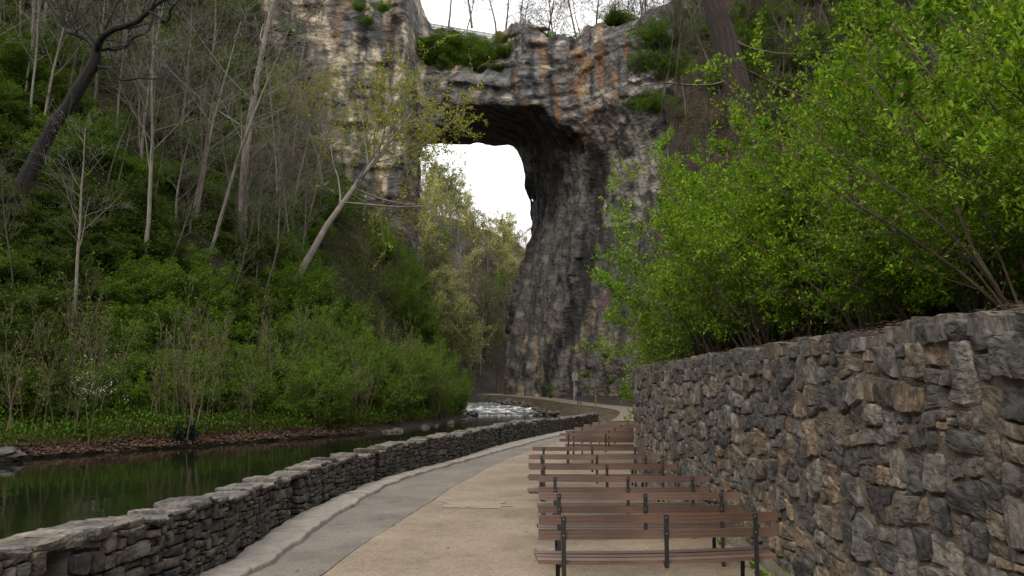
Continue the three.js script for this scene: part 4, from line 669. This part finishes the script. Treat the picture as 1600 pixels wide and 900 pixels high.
// ---------------------------------------------------------------- stones in and beside the creek
{
  const boulder = (seed) => { const g = new THREE.IcosahedronGeometry(1, 3), p = g.attributes.position, c = []; for (let i = 0; i < p.count; i++) { const v = V(p.getX(i), p.getY(i), p.getZ(i)), n = 1 + 0.35 * fbm(v.x + seed, v.y * 1.5, v.z, 3); v.multiplyScalar(n); p.setXYZ(i, v.x, v.y * 0.6, v.z); const k = 0.8 + 0.4 * n3(v.x * 3 + seed, v.y * 3, v.z * 3); c.push(0.15 * k, 0.135 * k, 0.115 * k); } g.setAttribute('color', new THREE.Float32BufferAttribute(c, 3)); g.computeVertexNormals(); return g; };
  const gs = [1, 2, 3].map((k) => boulder(k * 9)), r = rand(801);
  const stone = (p, k, label, group) => { const m = new THREE.Mesh(gs[Math.floor(r() * 3)], M.rock); m.name = numbered('boulder'); m.position.copy(p); m.scale.set(k * (0.8 + 0.5 * r()), k * (0.7 + 0.4 * r()), k * (0.8 + 0.5 * r())); m.rotation.y = r() * 6.28; tag(m, label, 'rock', group); scene.add(m); };
  stone(at(-2, 712, 36), 0.75, 'pale flat boulder at the far water edge beside green plants');
  for (let k = 0; k < 44; k++) { const D = 92 + 34 * r(), left = r() < 0.35, x = left ? leftToe(D) + 1.2 * r() : creekR(D) - 0.8 + 4.2 * r() * (r() < 0.7 ? 0.5 : 1); stone(V(x, WATER + 0.15 + 0.8 * smooth(100, 122, D) + (left ? 0 : 0.3 * r()), -D), 0.3 + 0.5 * r() * r(), 'rounded boulder lying around the rapids below the arch', 'boulders around the rapids'); }
  for (let k = 0; k < 16; k++) { const D = 58 + 34 * r(); stone(V(leftToe(D) + 0.4 * r(), WATER + 0.02, -D), 0.2 + 0.25 * r(), 'small wet stone at the foot of the creekside shrubs', 'stones along the far water edge'); }
}
// ---------------------------------------------------------------- small things
{ // round dark evergreen on the bank
  const p = hitLeft(285, 690), g = grow(811, fan(811, 16, 1.1, 1.5, 0.012, 0.7), { kids: [9, 4], ratio: [0.4, 0.5], leaves: 16, leafFrom: 1, leafSize: 0.09, leafWide: 0.2, colours: [[0.014, 0.03, 0.02], [0.02, 0.04, 0.025]], scatter: 0.05, segs: 4, sides: 4, start: 0.05 });
  plant('evergreen_shrub', g, M.barkDark, 'small round dark evergreen shrub at the edge of the far bank', 'shrub', null, 'stems', 'foliage').position.copy(p);
}
{ // leafy sprig beyond the low wall
  const g = grow(821, fan(821, 5, 1.5, 1.1, 0.01, 0.6), { kids: [5], ratio: [0.4], leaves: 8, leafFrom: 0, leafSize: 0.09, leafWide: 0.3, colours: BRIGHT, segs: 5, sides: 4 });
  plant('sapling', g, M.barkTan, 'small bright leafy sprig showing over the low creek wall', 'plant', null, 'stems', 'foliage').position.set(at(475, 735, 17.5).x - 0.1, -0.75, -17.6);
}
{ // weeds at the foot of the tall wall
  const g = plant('weed', grow(831, fan(831, 6, 0.28, 1.2, 0.004, 0.6), { kids: [3], ratio: [0.4], leaves: 6, leafFrom: 0, leafSize: 0.06, leafWide: 0.3, colours: GREEN, segs: 4, sides: 3, minR: 0.002 }), M.barkTan, '', 'weed', null, 'stems', 'foliage'), r = rand(832);
  for (const D of [9.6, 10.2, 11.6, 12.9, 14.4, 16]) put(g, V(2.98 - 0.1 * r(), 0.02, -D), r() * 6, 0.7 + 0.5 * r(), 0.8, 'small green weed at the foot of the tall stone wall', 'weeds along the wall foot');
}
function capsules(list, pad, h, k) {            // smooth body from tapered capsules [a, b, ra, rb]
  const f = (x, y, z) => { let d = 9; for (const [a, b, ra, rb] of list) { const bx = b[0] - a[0], by = b[1] - a[1], bz = b[2] - a[2], t = clamp(((x - a[0]) * bx + (y - a[1]) * by + (z - a[2]) * bz) / (bx * bx + by * by + bz * bz + 1e-9)); d = smin(d, Math.hypot(x - a[0] - bx * t, y - a[1] - by * t, z - a[2] - bz * t) - mix(ra, rb, t), k); } return d - pad; };
  const { P, I } = surfaceNets(f, [-0.45, -0.05, -0.4], [0.45, 1.85, 0.4], h), g = new THREE.BufferGeometry(); g.setAttribute('position', new THREE.Float32BufferAttribute(P, 3)); g.setIndex(I); g.computeVertexNormals(); return g;
}
{
  const x = at(905, 634, 97).x, o = thing('person', 'person in a dark jacket and blue jeans walking on the footpath', 'person', [x, pathY(97) + 0.02, -97], 0.3);
  const torso = [[[0, 0.98, 0], [0, 1.2, 0.01], 0.14, 0.13], [[0, 1.2, 0.01], [0, 1.4, 0], 0.13, 0.14], [[-0.13, 1.42, 0], [0.13, 1.42, 0], 0.075, 0.075]], arms = [[[-0.2, 1.42, 0], [-0.26, 1.14, 0.04], 0.055, 0.045], [[-0.26, 1.14, 0.04], [-0.25, 0.92, -0.08], 0.045, 0.036], [[0.2, 1.42, 0], [0.26, 1.14, -0.04], 0.055, 0.045], [[0.26, 1.14, -0.04], [0.25, 0.9, -0.02], 0.045, 0.036]];
  const legs = [[[-0.09, 0.94, 0], [-0.1, 0.5, -0.1], 0.095, 0.065], [[-0.1, 0.5, -0.1], [-0.1, 0.09, -0.12], 0.062, 0.042], [[0.09, 0.94, 0], [0.1, 0.5, 0.04], 0.095, 0.065], [[0.1, 0.5, 0.04], [0.1, 0.12, 0.2], 0.062, 0.042]], feet = [[[-0.1, 0.05, -0.1], [-0.11, 0.03, -0.28], 0.045, 0.035], [[0.1, 0.08, 0.2], [0.11, 0.035, 0.06], 0.045, 0.035]];
  const hands = [-0.25, 0.25].flatMap((hx, i) => { const z = i ? -0.02 : -0.09, y = i ? 0.9 : 0.92, l = [[[hx, y, z], [hx, y - 0.07, z - 0.01], 0.032, 0.034]]; for (let k = 0; k < 4; k++) l.push([[hx, y - 0.08, z - 0.03 + 0.02 * k], [hx * 0.97, y - 0.15 + 0.01 * Math.abs(k - 1.5), z - 0.035 + 0.022 * k], 0.009, 0.008]); l.push([[hx, y - 0.04, z - 0.03], [hx * 0.96, y - 0.1, z - 0.06], 0.01, 0.009]); return l; });
  const head = [[[0, 1.46, 0], [0, 1.56, -0.01], 0.05, 0.05], [[0, 1.6, -0.015], [0, 1.67, 0], 0.075, 0.09], [[0, 1.62, -0.09], [0, 1.65, -0.085], 0.018, 0.012]];
  const mk = (c, rough = 0.9) => std({ color: lc(...c), roughness: rough });
  part('body', capsules([...torso, ...arms, ...legs, ...feet, ...hands, ...head], 0, 0.014, 0.02), mk([0.4, 0.24, 0.17], 0.6), o);
  part('jacket', capsules([...torso, ...arms], 0.02, 0.02, 0.04), mk([0.012, 0.012, 0.014]), o); part('jeans', capsules([...legs, [[-0.06, 0.96, 0], [0.06, 0.96, 0], 0.12, 0.12]], 0.014, 0.02, 0.03), mk([0.03, 0.045, 0.1]), o);
  part('shoes', capsules(feet, 0.012, 0.018, 0.02), mk([0.03, 0.028, 0.026]), o); part('hair', capsules([[[0, 1.67, 0.02], [0, 1.7, 0.02], 0.09, 0.085]], 0.012, 0.018, 0.02), mk([0.03, 0.02, 0.014]), o);
}
{
  const D = 101, p = at(897, 590, D), o = thing('signpost', 'slim post with a pale greenish panel beside the footpath', 'sign', [p.x, pathY(D), -D]); const h = p.y - pathY(D) + 0.7;
  part('post', bar(V(0, -0.1, 0), V(0, h, 0), 0.09, 0.09), std({ color: lc(0.22, 0.21, 0.16), roughness: 0.8 }), o);
  part('panel', (() => { const g = new RoundedBoxGeometry(0.75, 0.95, 0.06, 2, 0.02); g.translate(0.1, h - 0.6, 0.08); return g; })(), std({ color: lc(0.24, 0.28, 0.22), map: concreteMap, roughness: 0.7 }), o);
  const q = at(930.5, 636, 92), w = thing('wooden_post', 'short orange brown wooden post beside the footpath by the cliff', 'post', [q.x, pathY(92), -92]);
  part('shaft', bar(V(0, -0.1, 0), V(0.03, 1.05, 0), 0.14, 0.14), std({ color: lc(0.36, 0.17, 0.07), map: woodMap, roughness: 0.8 }), w); part('cap', (() => { const g = new THREE.ConeGeometry(0.12, 0.1, 4); g.rotateY(0.785); g.translate(0.03, 1.1, 0); return g; })(), std({ color: lc(0.3, 0.14, 0.06), roughness: 0.8 }), w);
  const s = at(862, 50, 131), b = thing('board', 'small dark green notice board on two legs on top of the arch', 'sign', [s.x, archTop(s.x) - 0.4, -131]);
  part('panel', (() => { const g = new RoundedBoxGeometry(1.5, 0.7, 0.08, 2, 0.02); g.translate(0, 2.2, 0); return g; })(), std({ color: lc(0.035, 0.09, 0.045), roughness: 0.7 }), b); for (const x of [-0.5, 0.5]) part('leg', bar(V(x, -0.4, 0), V(x, 2.2, 0), 0.1, 0.1), M.barkGrey, b);
  // board fence of the road over the arch
  const a = at(652, 34, 141), e = at(770, 54, 141), fe = thing('fence', 'pale green grey board fence along the top of the arch', 'fence', a.toArray()), d = e.clone().sub(a), m = std({ color: lc(0.3, 0.36, 0.31), roughness: 0.8 }); const n = 9;
  for (let k = 0; k <= n; k++) { const t = d.clone().multiplyScalar(k / n); part('post', bar(t.clone().add(V(0, -2.6, -0.1)), t.clone().add(V(0, 0.3, -0.1)), 0.16, 0.12), m, fe); if (k < n) for (const y of [0, -0.42, -0.84]) { const u = d.clone().multiplyScalar((k + 1) / n); part('board', bar(t.clone().add(V(0.04, y, 0)), u.add(V(-0.04, y, 0)), 0.34, 0.05), m, fe); } }
}
scene.traverse((o) => { if (o.isMesh) { o.castShadow = true; o.receiveShadow = true; } });
renderer.render(scene, camera);
